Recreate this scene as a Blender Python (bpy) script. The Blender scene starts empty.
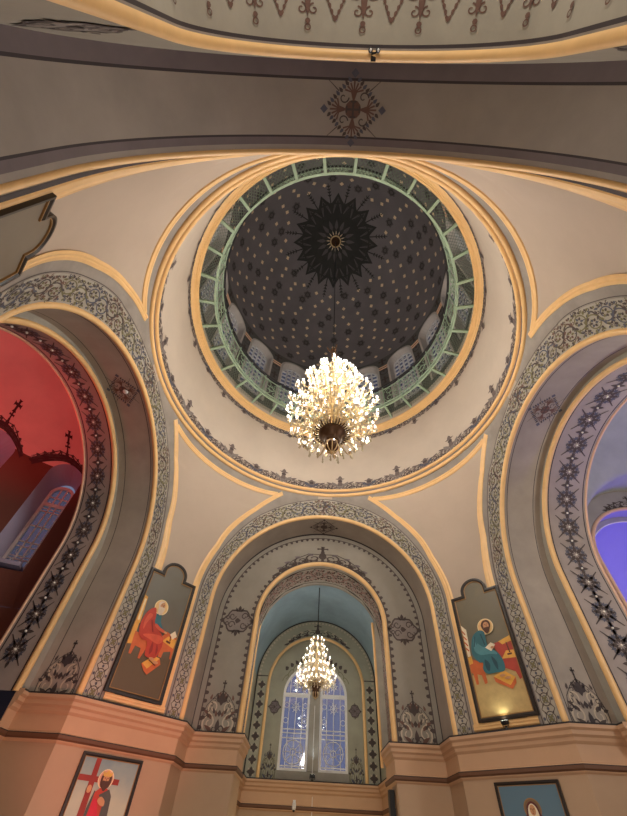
import bpy, bmesh, math, random
from mathutils import Vector, Matrix
from math import sin, cos, pi, sqrt, hypot, atan2, radians, degrees
random.seed(7)
SC = bpy.context.scene
ZO = 1.6                                   # height of the eye above the floor; all z below are measured from the eye

# ------------------------------------------------------------------ camera
cam_data = bpy.data.cameras.new('camera')
cam = bpy.data.objects.new('camera', cam_data)
SC.collection.objects.link(cam)
SC.camera = cam
cr = Vector((0.99874517, -0.02656548, 0.04245418))
cu = Vector((-0.0487036, -0.71264958, 0.6998275))
cf = Vector((-0.0116637, 0.70101701, 0.71304916))
mw = Matrix(((cr.x, cu.x, -cf.x, -0.24565917), (cr.y, cu.y, -cf.y, -5.6916742), (cr.z, cu.z, -cf.z, ZO), (0, 0, 0, 1)))
cam.matrix_world = mw
cam_data.sensor_fit = 'VERTICAL'
cam_data.sensor_height = 24.0
cam_data.sensor_width = 24.0
cam_data.lens = 378.0 / 816.0 * 24.0
cam_data.shift_x = -2.2258 / 816.0
cam_data.shift_y = 59.5419 / 816.0
cam_data.clip_start = 0.05

# ------------------------------------------------------------------ world (dusk outside the windows)
world = bpy.data.worlds.new('dusk')
SC.world = world
world.use_nodes = True
bgn = world.node_tree.nodes['Background']
bgn.inputs[0].default_value = (0.27, 0.30, 0.47, 1)
bgn.inputs[1].default_value = 0.55

SC.view_settings.view_transform = 'Standard'
SC.view_settings.look = 'None'
SC.view_settings.gamma = 1.0
SC.view_settings.use_curve_mapping = False
SC.view_settings.exposure = 0.0

def lin(c):
    c = c / 255.0
    return c / 12.92 if c <= 0.04045 else ((c + 0.055) / 1.055) ** 2.4
def rgb(*c): return (lin(c[0]), lin(c[1]), lin(c[2]), 1.0)

def lamp(kind, name, loc, energy, color, **kw):
    d = bpy.data.lights.new(name, kind)
    d.energy = energy
    d.color = color[:3]
    o = bpy.data.objects.new(name, d)
    SC.collection.objects.link(o)
    o.location = (loc[0], loc[1], loc[2] + ZO)
    tgt = kw.pop('target', None)
    for k, v in kw.items(): setattr(d, k, v)
    if tgt:
        o.rotation_euler = (Vector(tgt) - Vector(loc)).to_track_quat('-Z', 'Y').to_euler()
    return o
WARM = (1.0, 0.93, 0.85)
CANDLE = (1.0, 0.95, 0.88)
BULB_STRENGTH = 9.0
BULB_STRENGTH_APSE = 7.0
lamp('POINT', 'nave_fill_light', (0, -9.2, 5.0), 260, WARM, shadow_soft_size=0.7)  # unseen fill lamp added behind the viewer; no chandelier hangs there
lamp('AREA', 'red_led_light', (-8.3, 0.3, 6.6), 50, (1.0, 0.05, 0.06), size=1.4, target=(-8.8, 0.3, 12))
lamp('POINT', 'exedra_lamp_light', (-9.6, -1.7, 8.8), 20, (1.0, 0.82, 0.80), shadow_soft_size=0.4)
lamp('AREA', 'violet_led_light', (9.4, 3.9, 3.4), 140, (0.12, 0.08, 1.0), size=1.2, target=(9.4, 5.2, 8))
lamp('POINT', 'right_arm_light', (8.2, -2.0, 4.6), 340, (1.0, 0.94, 0.88), shadow_soft_size=0.4)
lamp('POINT', 'apse_lower_light', (0.0, 8.3, 0.2), 50, (1.0, 0.78, 0.45), shadow_soft_size=0.3)
for k, (x, y) in enumerate(((-2.6, -3.6), (2.6, -3.6), (-1.6, 1.2), (1.6, 1.2))):     # unseen fill lamps added low over the floor, below the picture; no stands built
    lamp('POINT', 'floor_fill_light', (x, y, -0.5), 64, (1.0, 0.93, 0.86), shadow_soft_size=0.35)
lamp('SPOT', 'pink_led_light', (-0.6, -0.6, -0.9), 640, (1.0, 0.26, 0.20), spot_size=radians(42), spot_blend=0.8, target=(-4.2, 4.1, 1.6), shadow_soft_size=0.2)

# ------------------------------------------------------------------ materials
MATS = {}
def mat(name, col, rough=0.75, metal=0.0, mottle=0.12, scale=1.3, bump=0.0, emit=None, strength=0.0, stain=0.0):
    if name in MATS: return MATS[name]
    m = bpy.data.materials.new(name)
    m.use_nodes = True
    nt = m.node_tree
    b = nt.nodes['Principled BSDF']
    b.inputs['Roughness'].default_value = rough
    b.inputs['Metallic'].default_value = metal
    c = rgb(*col)
    if mottle > 0:
        tc = nt.nodes.new('ShaderNodeTexCoord')
        n1 = nt.nodes.new('ShaderNodeTexNoise')
        n1.inputs['Scale'].default_value = scale
        n1.inputs['Detail'].default_value = 6
        n1.inputs['Roughness'].default_value = 0.62
        nt.links.new(tc.outputs['Object'], n1.inputs['Vector'])
        rmp = nt.nodes.new('ShaderNodeValToRGB')
        rmp.color_ramp.elements[0].position = 0.32
        rmp.color_ramp.elements[1].position = 0.68
        lo = 1 - mottle - stain
        hi = 1 + mottle * 0.6
        rmp.color_ramp.elements[0].color = (c[0] * lo, c[1] * lo, c[2] * lo, 1)
        rmp.color_ramp.elements[1].color = (min(1, c[0] * hi), min(1, c[1] * hi), min(1, c[2] * hi), 1)
        nt.links.new(n1.outputs['Fac'], rmp.inputs['Fac'])
        nt.links.new(rmp.outputs['Color'], b.inputs['Base Color'])
        if bump > 0:
            bp = nt.nodes.new('ShaderNodeBump')
            bp.inputs['Strength'].default_value = bump
            bp.inputs['Distance'].default_value = 0.02
            nt.links.new(n1.outputs['Fac'], bp.inputs['Height'])
            nt.links.new(bp.outputs['Normal'], b.inputs['Normal'])
    else:
        b.inputs['Base Color'].default_value = c
    if emit:
        b.inputs['Emission Color'].default_value = (emit[0], emit[1], emit[2], 1)
        b.inputs['Emission Strength'].default_value = strength
    MATS[name] = m
    return m

M_BEIGE = mat('beige_plaster', (188, 170, 152), 0.8, mottle=0.06, scale=0.7)
M_DRUM = mat('drum_plaster', (206, 191, 174), 0.8, mottle=0.06, scale=0.8)
M_GREY = mat('grey_band_plaster', (152, 143, 134), 0.8, mottle=0.16, scale=2.2)
M_BAND = mat('ornament_band_ground', (176, 169, 155), 0.8, mottle=0.14, scale=3)
M_SOFF = mat('grey_soffit_plaster', (164, 154, 143), 0.75, mottle=0.12, scale=1.1, stain=0.05)
M_SOFN = mat('brown_soffit_plaster', (160, 151, 142), 0.75, mottle=0.12, scale=1.1)
M_SLINE = mat('soffit_dark_line', (66, 58, 60), 0.8, mottle=0.05)
M_PURP = mat('purple_grey_paint', (118, 107, 109), 0.75, mottle=0.12, scale=2)
M_STEP = mat('light_step_plaster', (160, 154, 142), 0.8, mottle=0.12, scale=2)
M_STAR = mat('mauve_grey_plaster', (164, 152, 145), 0.8, mottle=0.1, scale=2)
M_RECESS = mat('recess_plaster', (150, 143, 131), 0.8, mottle=0.1, scale=1.2)
M_GOLD = mat('ochre_gold_paint', (240, 196, 134), 0.42, mottle=0.06, scale=4)
M_RUST = mat('pale_copper_paint', (228, 186, 154), 0.45, mottle=0.05, scale=4)
M_CORN = mat('peach_cornice_paint', (196, 158, 124), 0.6, mottle=0.05, scale=1.5)
M_LOW = mat('lower_wall_paint', (180, 150, 120), 0.6, mottle=0.05, scale=1)
M_LEDGE = mat('dark_ledge', (48, 44, 44), 0.8, mottle=0.1)
M_LEDB = mat('brown_moulding_shade', (104, 70, 48), 0.6, mottle=0.05)  # brown band of the lower moulding, with its shadow put into the colour
M_NAVY = mat('navy_wall_paint', (26, 30, 52), 0.7, mottle=0.1)
M_DOME = mat('dark_dome_plaster', (134, 128, 131), 0.85, mottle=0.12, scale=0.8)
M_DOMEB = mat('dome_black_paint', (62, 62, 60), 0.85, mottle=0.15, scale=3)
M_DOMED = mat('dome_dark_dot', (102, 96, 97), 0.85, mottle=0)
M_STARG = mat('dome_gold_star', (250, 226, 190), 0.5, mottle=0)
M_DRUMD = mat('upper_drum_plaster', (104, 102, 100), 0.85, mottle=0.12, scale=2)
M_INK = mat('ornament_dark', (84, 73, 70), 0.85, mottle=0.12, scale=8)
M_OLIVE = mat('ornament_olive', (122, 116, 84), 0.85, mottle=0.12, scale=8)
M_SLATE = mat('ornament_slate', (92, 92, 104), 0.85, mottle=0.12, scale=8)
M_BROWN = mat('ornament_brown', (112, 84, 74), 0.85, mottle=0.12, scale=8)
M_CREAM = mat('ornament_cream', (196, 182, 160), 0.85, mottle=0.1, scale=8)
M_PINK = mat('ornament_rose', (176, 142, 134), 0.85, mottle=0.12, scale=8)
M_GREYO = mat('ornament_grey', (138, 128, 122), 0.85, mottle=0.12, scale=8)
M_DORN = mat('drum_ornament_mauve', (116, 102, 98), 0.85, mottle=0.12, scale=8)
M_STUD = mat('white_stud', (245, 240, 230), 0.25, mottle=0)
M_BLUE = mat('blue_vault_plaster', (142, 164, 174), 0.8, mottle=0.16, scale=1.0)
M_APSE = mat('apse_grey_plaster', (164, 162, 144), 0.8, mottle=0.14, scale=1.5)
M_VAULT = mat('right_vault_plaster', (172, 174, 168), 0.8, mottle=0.14, scale=1.0)
M_LUN = mat('lunette_plaster', (164, 158, 154), 0.8, mottle=0.1, scale=1.5)
M_WHITEP = mat('white_niche_plaster', (166, 160, 182), 0.8, mottle=0.04)
M_RED = mat('red_exedra_plaster', (222, 186, 178), 0.8, mottle=0.1, scale=0.8)
M_REDB = mat('brown_exedra_paint', (112, 64, 50), 0.8, mottle=0.12, scale=1)
M_PEND = mat('nave_vault_plaster', (166, 160, 146), 0.8, mottle=0.1, scale=2)
M_MAROON = mat('maroon_ornament', (70, 40, 44), 0.85, mottle=0.1)
M_NAVE = mat('nave_plaster', (170, 160, 146), 0.8, mottle=0.08)
M_FLOOR = mat('stone_floor', (140, 120, 100), 0.5, mottle=0.15, scale=2)
M_GREEN = mat('pale_green_paint', (176, 200, 172), 0.5, mottle=0.05)
M_WIRE = mat('green_wire', (120, 134, 116), 0.5, mottle=0)
M_IRON = mat('black_iron', (34, 32, 32), 0.45, mottle=0)
M_WHITE = mat('white_paint', (228, 226, 224), 0.5, mottle=0.03)
M_REVEAL = mat('window_reveal_plaster', (204, 197, 192), 0.75, mottle=0.05)
M_BRONZE = mat('dark_bronze', (92, 66, 46), 0.4, 0.6, mottle=0.1, scale=10)
M_BRASS = mat('polished_brass', (226, 200, 150), 0.3, 0.4, mottle=0.05)
M_BLACK = mat('black_plastic', (20, 20, 21), 0.5, mottle=0)

def emat(name, col, strength):
    m = bpy.data.materials.new(name); m.use_nodes = True
    nt = m.node_tree; nt.nodes.clear()
    e = nt.nodes.new('ShaderNodeEmission'); o = nt.nodes.new('ShaderNodeOutputMaterial')
    e.inputs[0].default_value = (col[0], col[1], col[2], 1); e.inputs[1].default_value = strength
    nt.links.new(e.outputs[0], o.inputs[0]); MATS[name] = m
    return m
M_BULB = emat('candle_bulb_glow', (1.0, 0.92, 0.80), BULB_STRENGTH)
M_BULBA = emat('apse_bulb_glow', (1.0, 0.92, 0.80), BULB_STRENGTH_APSE)
def crystal_mat():
    m = bpy.data.materials.new('cut_crystal'); m.use_nodes = True
    nt = m.node_tree; b = nt.nodes['Principled BSDF']
    b.inputs['Base Color'].default_value = (0.55, 0.47, 0.33, 1)
    b.inputs['Roughness'].default_value = 0.12
    b.inputs['Specular IOR Level'].default_value = 1.0
    MATS['cut_crystal'] = m
    return m
M_CRYS = crystal_mat()
def glass_mat(name, tint, refl=0.12):
    m = bpy.data.materials.new(name); m.use_nodes = True
    nt = m.node_tree; nt.nodes.clear()
    o = nt.nodes.new('ShaderNodeOutputMaterial'); mx = nt.nodes.new('ShaderNodeMixShader')
    t = nt.nodes.new('ShaderNodeBsdfTransparent'); g = nt.nodes.new('ShaderNodeBsdfGlossy')
    t.inputs[0].default_value = tint; g.inputs['Roughness'].default_value = 0.03
    mx.inputs[0].default_value = refl
    nt.links.new(t.outputs[0], mx.inputs[1]); nt.links.new(g.outputs[0], mx.inputs[2]); nt.links.new(mx.outputs[0], o.inputs[0])
    MATS[name] = m
    return m
M_GLASS = glass_mat('window_glass', (0.8, 0.85, 1.0, 1), 0.14)
M_GLASSD = glass_mat('dim_window_glass', (0.36, 0.37, 0.40, 1), 0.12)

def dado_mat():                               # red plaster above a painted line, brown paint below it
    m = mat('exedra_wall_paint', (222, 186, 178), 0.8, mottle=0)
    nt = m.node_tree; b = nt.nodes['Principled BSDF']
    tc = nt.nodes.new('ShaderNodeTexCoord'); sp = nt.nodes.new('ShaderNodeSeparateXYZ'); gt = nt.nodes.new('ShaderNodeMath'); mx = nt.nodes.new('ShaderNodeMix')
    mx.data_type = 'RGBA'; gt.operation = 'GREATER_THAN'; gt.inputs[1].default_value = 8.15
    nt.links.new(tc.outputs['Object'], sp.inputs[0]); nt.links.new(sp.outputs['Z'], gt.inputs[0]); nt.links.new(gt.outputs[0], mx.inputs[0])
    mx.inputs[6].default_value = rgb(104, 58, 46); mx.inputs[7].default_value = rgb(222, 186, 178)
    nt.links.new(mx.outputs[2], b.inputs['Base Color'])
    return m
M_DADO = dado_mat()

# ------------------------------------------------------------------ mesh builder
class MB:
    def __init__(s):
        s.v = []; s.f = []; s.m = []; s.mats = []; s.sm = []
    def mi(s, m):
        if m not in s.mats: s.mats.append(m)
        return s.mats.index(m)
    def poly(s, pts, m, smooth=False):
        b = len(s.v); s.v += [tuple(p) for p in pts]
        s.f.append(tuple(range(b, b + len(pts)))); s.m.append(s.mi(m)); s.sm.append(smooth)
    def grid(s, rows, m, close_u=False, close_v=False, smooth=True):
        b = len(s.v); n = len(rows); k = len(rows[0]); i0 = s.mi(m)
        for r in rows: s.v += [tuple(p) for p in r]
        for i in range(n if close_u else n - 1):
            for j in range(k if close_v else k - 1):
                a = b + i * k + j; a2 = b + i * k + (j + 1) % k
                c = b + ((i + 1) % n) * k + (j + 1) % k; d = b + ((i + 1) % n) * k + j
                s.f.append((a, a2, c, d)); s.m.append(i0); s.sm.append(smooth)
    def box(s, c, h, m, rot=None):
        pts = []
        for dx in (-1, 1):
            for dy in (-1, 1):
                for dz in (-1, 1):
                    p = Vector((dx * h[0], dy * h[1], dz * h[2]))
                    if rot: p = rot @ p
                    pts.append(tuple(p + Vector(c)))
        b = len(s.v); s.v += pts; k = s.mi(m)
        for f in ((0, 1, 3, 2), (4, 6, 7, 5), (0, 4, 5, 1), (2, 3, 7, 6), (0, 2, 6, 4), (1, 5, 7, 3)):
            s.f.append(tuple(b + i for i in f)); s.m.append(k); s.sm.append(False)
    def tube(s, pts, r, m, n=8, closed=False, cap=True):
        pts = [Vector(p) for p in pts]; L = len(pts); rows = []
        prev = None
        for i, p in enumerate(pts):
            if closed: t = pts[(i + 1) % L] - pts[i - 1]
            else: t = pts[min(i + 1, L - 1)] - pts[max(i - 1, 0)]
            if t.length < 1e-9: t = Vector((0, 0, 1))
            t.normalize()
            if prev is None:
                a = Vector((0, 0, 1)) if abs(t.z) < 0.9 else Vector((1, 0, 0))
                nrm = t.cross(a).normalized()
            else:
                nrm = prev - t * prev.dot(t)
                nrm = nrm.normalized() if nrm.length > 1e-6 else t.orthogonal().normalized()
            prev = nrm; bn = t.cross(nrm)
            rr = r[i] if isinstance(r, (list, tuple)) else r
            rows.append([p + (nrm * cos(2 * pi * j / n) + bn * sin(2 * pi * j / n)) * rr for j in range(n)])
        s.grid(rows, m, close_u=closed, close_v=True)
        if cap and not closed:
            s.poly(rows[0][::-1], m); s.poly(rows[-1], m)
    def lathe(s, prof, m, n=48, c=(0, 0, 0), smooth=True):
        rows = [[(c[0] + r * cos(2 * pi * j / n), c[1] + r * sin(2 * pi * j / n), c[2] + z) for j in range(n)] for r, z in prof]
        s.grid(rows, m, close_v=True, smooth=smooth)
    def ball(s, c, r, m, n=10, k=6, sz=1.0):
        s.lathe([(max(1e-4, r * sin(pi * i / k)), -r * sz * cos(pi * i / k)) for i in range(k + 1)], m, n, c)
    def xform(s, fn):
        s.v = [tuple(fn(p)) for p in s.v]
        return s
    def build(s, name, parent=None, loc=None, kind=None):
        base = loc if loc is not None else ((0, 0, 0) if parent is None else parent['_base'])
        me = bpy.data.meshes.new(name)
        me.from_pydata([(p[0] - base[0], p[1] - base[1], p[2] - base[2]) for p in s.v], [], s.f)
        for m in s.mats: me.materials.append(m)
        me.polygons.foreach_set('material_index', s.m)
        me.polygons.foreach_set('use_smooth', s.sm)
        me.update()
        o = bpy.data.objects.new(name, me)
        SC.collection.objects.link(o)
        if parent is not None: o.parent = parent
        else: o.location = (base[0], base[1], base[2] + ZO)
        if kind: o['kind'] = kind
        return o
def struct(mb, name): return mb.build(name, kind='structure')
def thing(name, label, cat, base, group=None):
    o = bpy.data.objects.new(name, None); SC.collection.objects.link(o)
    o.empty_display_size = 0.1
    o.location = (base[0], base[1], base[2] + ZO); o['_base'] = list(base)
    o['label'] = label; o['category'] = cat
    if group: o['group'] = group
    return o
def part(mb, name, parent, label=None):
    o = mb.build(name, parent)
    if label: o['label'] = label
    return o
def sub(mb, name, parent_part, root):          # a sub-part; its mesh is measured from the thing's base too
    me = mb.build(name, None, loc=tuple(root['_base']))
    me.parent = parent_part; me.location = (0, 0, 0)
    return me
def tag(o, label, cat, group=None):
    o['label'] = label; o['category'] = cat
    if group: o['group'] = group
    return o

# ------------------------------------------------------------------ ornament toolkit (flat painted shapes in u,v)
class Orn:
    def __init__(s): s.p = []
    def poly(s, pts, m, lay=0): s.p.append((list(pts), m, lay))
    def stroke(s, pts, w0, w1, m, lay=0):
        n = len(pts); L = []
        for i, (x, y) in enumerate(pts):
            a = pts[max(i - 1, 0)]; b = pts[min(i + 1, n - 1)]
            dx, dy = b[0] - a[0], b[1] - a[1]; d = hypot(dx, dy) or 1
            w = (w0 + (w1 - w0) * i / (n - 1)) / 2
            L.append(((x - dy / d * w, y + dx / d * w), (x + dy / d * w, y - dx / d * w)))
        for i in range(n - 1):
            s.p.append(([L[i][0], L[i][1], L[i + 1][1], L[i + 1][0]], m, lay))
    def spiral(s, c, r0, r1, a0, a1, w0, w1, m, lay=0, n=None):
        n = n or max(8, int(abs(a1 - a0) / 0.38))
        s.stroke([(c[0] + (r0 + (r1 - r0) * i / n) * cos(a0 + (a1 - a0) * i / n), c[1] + (r0 + (r1 - r0) * i / n) * sin(a0 + (a1 - a0) * i / n)) for i in range(n + 1)], w0, w1, m, lay)
    def leaf(s, p, a, L, w, m, lay=0):
        ca, sa = cos(a), sin(a)
        q = [(0, 0), (.3, .5), (.65, .36), (1, 0), (.65, -.36), (.3, -.5)]
        s.p.append(([(p[0] + ca * x * L - sa * y * w, p[1] + sa * x * L + ca * y * w) for x, y in q], m, lay))
    def disc(s, c, r, m, lay=0, n=8, ry=None):
        ry = ry or r
        s.p.append(([(c[0] + r * cos(2 * pi * i / n), c[1] + ry * sin(2 * pi * i / n)) for i in range(n)], m, lay))
    def ring(s, c, r, w, m, lay=0, n=14):
        s.stroke([(c[0] + r * cos(2 * pi * i / n), c[1] + r * sin(2 * pi * i / n)) for i in range(n + 1)], w, w, m, lay)
    def cross(s, c, h, w, m, lay=0, flare=1.7):
        t = w / 2; f = t * flare; x, y = c; a = h * .5; b = h * .36
        cy = y + h * .1
        for dx, dy, L in ((0, 1, h * .4), (0, -1, h * .6), (1, 0, b), (-1, 0, b)):
            nx, ny = -dy, dx
            s.p.append(([(x + nx * t, cy + ny * t), (x - nx * t, cy - ny * t), (x + dx * L * .7 - nx * t, cy + dy * L * .7 - ny * t), (x + dx * L - nx * f, cy + dy * L - ny * f), (x + dx * L + nx * f, cy + dy * L + ny * f), (x + dx * L * .7 + nx * t, cy + dy * L * .7 + ny * t)], m, lay))
    def add(s, o, sx=1, sy=1, tx=0, ty=0, rot=0):
        c, si = cos(rot), sin(rot)
        for pts, m, lay in o.p:
            s.p.append(([(c * x * sx - si * y * sy + tx, si * x * sx + c * y * sy + ty) for x, y in pts], m, lay))
        return s
    def emit(s, mb, fmap, base=0.006, step=0.003):
        for pts, m, lay in s.p:
            mb.poly([fmap(x, y, base + step * lay) for x, y in pts], m)

def o_vine(ink, alt, dot):                      # tile 1 x 1, v in 0..1
    o = Orn()
    o.stroke([(i / 16, .5 + .30 * sin(2 * pi * i / 16)) for i in range(17)], .055, .055, ink)
    for cx, cy, d in ((.25, .38, 1), (.75, .62, -1)):
        o.spiral((cx, cy), .34, .10, d * pi * .1, d * (pi * .1 + pi * 2.6), .05, .04, alt, 1)
        for k in range(6):
            o.leaf((cx + .04 * cos(k * 1.047), cy + .05 * sin(k * 1.047)), k * 1.047, .13, .09, dot if k % 2 else ink, 2)
        for k in range(7):
            a = k * .9 + d
            o.leaf((cx + .27 * cos(a), cy + .30 * sin(a)), a + d * .9, .17, .09, ink if k % 2 else alt, 1)
            o.spiral((cx + .36 * cos(a + .4), cy + .40 * sin(a + .4)), .065, .02, a, a + d * 5, 0.034, .026, ink if k % 2 else dot, 1, 8)
    for k in range(8):
        u = .06 + k * .125
        o.leaf((u, .04), pi / 2 + .5 * (-1) ** k, .12, .08, dot if k % 2 else alt, 1)
        o.leaf((u, .96), -pi / 2 + .5 * (-1) ** k, .12, .08, ink if k % 2 else alt, 1)
        o.spiral((u, .12 if k % 4 < 2 else .88), .06, .02, k, k + 5, .03, .024, ink, 1, 8)
    return o
def o_lattice(ink, alt, dot):
    o = Orn()
    for a, b in (((0, 0), (1, 1)), ((0, 1), (1, 0))):
        o.stroke([a, ((a[0] + b[0]) / 2, (a[1] + b[1]) / 2), b], .05, .05, ink)
    o.ring((.5, .5), .36, .06, ink); o.ring((.5, .5), .2, .05, alt, 1)
    for k in range(4): o.leaf((.5, .5), k * pi / 2 + pi / 4, .3, .16, dot, 2)
    for x, y in ((0, .5), (1, .5), (.5, 0), (.5, 1)): o.disc((x, y), .1, alt, 1, 6)
    for x, y in ((.14, .14), (.86, .14), (.14, .86), (.86, .86)): o.leaf((x, y), atan2(.5 - y, .5 - x), .2, .12, ink, 1)
    return o
def o_palmette(ink, alt, dot, tall=1.0):       # stands on v=0, width 1, height about tall
    o = Orn()
    for d in (-1, 1):
        o.spiral((d * .24, .24), .22, .05, pi / 2, pi / 2 - d * pi * 2.6, .06, .04, ink)
        o.spiral((d * .40, .12), .11, .03, pi, pi + d * pi * 2.2, .05, .03, alt, 1)
        o.leaf((d * .1, .2), pi / 2 - d * .5, .42 * tall, .16, dot, 1)
        o.leaf((d * .3, .38), pi / 2 - d * .9, .26, .12, ink, 1)
    o.leaf((0, .1), pi / 2, .75 * tall, .18, ink, 2)
    o.disc((0, .62 * tall), .09, alt, 3); o.disc((0, .18), .1, dot, 3)
    o.leaf((0, .72 * tall), pi / 2, .28 * tall, .16, ink, 3)
    o.leaf((0, .74 * tall), 0.2, .18, .1, ink, 3); o.leaf((0, .74 * tall), pi - .2, .18, .1, ink, 3)
    return o
def o_pendant(ink, alt, dot):                  # hangs down from v=0 to v=-1
    o = Orn()
    for d in (-1, 1):
        o.spiral((d * .17, -.3), .16, .03, pi / 2, pi / 2 + d * pi * 2.4, .035, .025, ink)
        o.spiral((d * .11, -.62), .1, .02, pi / 2, pi / 2 + d * pi * 2.2, .03, .02, ink)
        o.leaf((d * .08, -.02), -pi / 2 + d * .35, .42, .16, alt, 1)
        for k in range(5): o.leaf((d * (.30 + k * .04), -.28 - k * .1), -pi / 2 + d * .3, .13, .06, ink, 1)
        o.leaf((d * .3, 0), -pi / 2 + d * .2, .3, .12, dot, 1)
    o.disc((0, -.1), .13, alt, 2, 10, .2); o.leaf((0, -.25), -pi / 2, .5, .12, ink, 2)
    o.disc((0, -.82), .05, ink, 2); o.ring((0, -.93), .05, .025, ink, 2)
    o.leaf((.5, 0), -pi / 2, .42, .1, dot, 1)
    return o
def o_medallion(ink, alt, dot):                # diamond of radius 1
    o = Orn()
    n = 9
    for sx in (-1, 1):
        for sy in (-1, 1):
            for k in range(1, n):
                t = k / n
                p = (sx * (1 - t) * .92, sy * t * .92)
                o.leaf((p[0] * .84, p[1] * .84), atan2(sy * .9, sx * .9), .17, .1, ink if k % 2 else dot)
            o.stroke([(sx * .46, sy * .46), (sx * .78, sy * .72)], .03, .015, ink)
            o.spiral((sx * .3, sy * .3), .16, .03, 0, 5.5 * sx * sy, .04, .03, ink, 1)
    for a in range(4):
        an = a * pi / 2
        o.poly([(cos(an) * 1.02, sin(an) * 1.02), (cos(an) * .9 - sin(an) * .12, sin(an) * .9 + cos(an) * .12), (cos(an) * .78, sin(an) * .78), (cos(an) * .9 + sin(an) * .12, sin(an) * .9 - cos(an) * .12)], dot, 1)
        for k in range(-3, 4):
            aa = an + k * .17
            o.stroke([(cos(an) * .2, sin(an) * .2), (cos(an) * .3 + cos(aa) * .16, sin(an) * .3 + sin(aa) * .16), (cos(aa) * .72 * (1 - abs(k) * .07), sin(aa) * .72 * (1 - abs(k) * .07))], .03, .05, alt, 1)
        o.stroke([(0, 0), (cos(an) * .12, sin(an) * .12), (cos(an) * .2, sin(an) * .2)], .06, .06, ink, 4)
        o.stroke([(cos(an) * .2 - sin(an) * .09, sin(an) * .2 + cos(an) * .09), (cos(an) * .2, sin(an) * .2), (cos(an) * .2 + sin(an) * .09, sin(an) * .2 - cos(an) * .09)], .05, .05, ink, 4)
    o.disc((0, 0), .25, alt, 2, 12)
    return o
def o_starburst(ink, alt):                     # radius 1
    o = Orn()
    for k in range(4):
        a = pi / 4 + k * pi / 2
        o.stroke([(cos(a) * .2, sin(a) * .2), (cos(a) * .5, sin(a) * .5), (cos(a) * 1.05, sin(a) * 1.05)], .13, .05, ink, 1)
    for k in range(8):
        a = k * pi / 4
        o.leaf((cos(a) * .12, sin(a) * .12), a, .52, .22, ink, 1)
        o.ring((cos(a) * .5, sin(a) * .5), .12, .06, alt, 1, 8)
        o.leaf((cos(a + .39) * .35, sin(a + .39) * .35), a + .39, .3, .16, alt)
    o.ring((0, 0), .26, .08, ink, 2)
    for k in (0, 2): o.leaf((cos(k * pi / 2) * .55, 0), k * pi / 2, .35, .22, ink, 1)
    return o
def o_smallstar(ink, alt):
    o = Orn()
    for k in range(4): o.leaf((0, 0), k * pi / 2, .9 if k % 2 else .7, .34, ink, 1)
    for k in range(4): o.leaf((0, 0), pi / 4 + k * pi / 2, .5, .2, alt)
    return o
def o_base(ink, alt, dot, cross=True):         # base ornament: width about 1.5, height 1.6 from v=0
    o = Orn()
    for d in (-1, 1):
        o.spiral((d * .38, .28), .30, .06, -pi / 2, -pi / 2 + d * pi * 2.9, .07, .04, alt)
        o.spiral((d * .30, .74), .24, .05, -pi / 2, -pi / 2 + d * pi * 2.6, .06, .04, alt)
        o.stroke([(d * .68, .02), (d * .72, .4), (d * .60, .8), (d * .34, 1.08), (0, 1.3)], .028, .022, ink)
        for k in range(5): o.spiral((d * (.60 - .1 * k), .5 + .16 * k), .08, .02, k, k + d * 5, .03, .02, ink, 1, 9)
        o.spiral((d * .14, .1), .12, .03, 0, d * 5, .05, .03, ink, 1)
        for k in range(6): o.leaf((d * (.12 + .09 * k), .45 + .1 * sin(k * 2)), pi / 2 - d * (.2 + .22 * k), .22, .11, ink if k % 2 else dot, 1)
        o.leaf((d * .1, .9), pi / 2 - d * .5, .28, .14, ink, 1); o.leaf((d * .5, .98), pi / 2 + d * .3, .2, .1, dot, 1)
        o.leaf((d * .2, .02), pi / 2 - d * 1.1, .4, .14, dot, 1)
    o.poly([(0, .46), (.10, .56), (0, .68), (-.10, .56)], ink, 2)
    o.leaf((0, .02), pi / 2, .38, .2, ink, 2); o.leaf((0, .8), pi / 2, .5, .26, ink, 2)
    for k in range(5): o.leaf((0, 1.0), pi / 2 + (k - 2) * .5, .3, .1, dot, 1)
    o.stroke([(0, 1.2), (0, 1.34), (0, 1.42)], .05, .04, ink, 2)
    o.cross((0, 1.52), .24, .05, ink, 2)
    return o
def o_cartouche(ink, alt):                     # 1.0 wide by 0.7
    o = Orn()
    n = 24; pts = []
    for i in range(n + 1):
        a = 2 * pi * i / n; r = 1 + .09 * cos(6 * a)
        pts.append((.46 * r * cos(a), .32 * r * sin(a)))
    o.poly(pts[:-1], alt)
    o.stroke(pts, .05, .05, ink, 1)
    for sx in (-1, 1):
        for sy in (-1, 1):
            o.spiral((sx * .2, sy * .13), .12, .03, 0, sx * sy * 6.5, .035, .025, ink, 1)
            o.spiral((sx * .34, sy * .1), .07, .02, pi, pi - sx * sy * 5, .03, .02, ink, 1)
            o.leaf((sx * .05, sy * .26), sy * pi / 2 + sx * .6 * -sy, .16, .08, ink, 1)
        o.leaf((sx * .46, 0), 0 if sx > 0 else pi, .16, .14, ink, 1)
    o.leaf((0, .3), pi / 2, .16, .12, ink, 2); o.leaf((0, -.3), -pi / 2, .16, .12, ink, 2)
    o.leaf((-.1, 0), 0, .2, .16, ink, 2)
    return o
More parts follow.
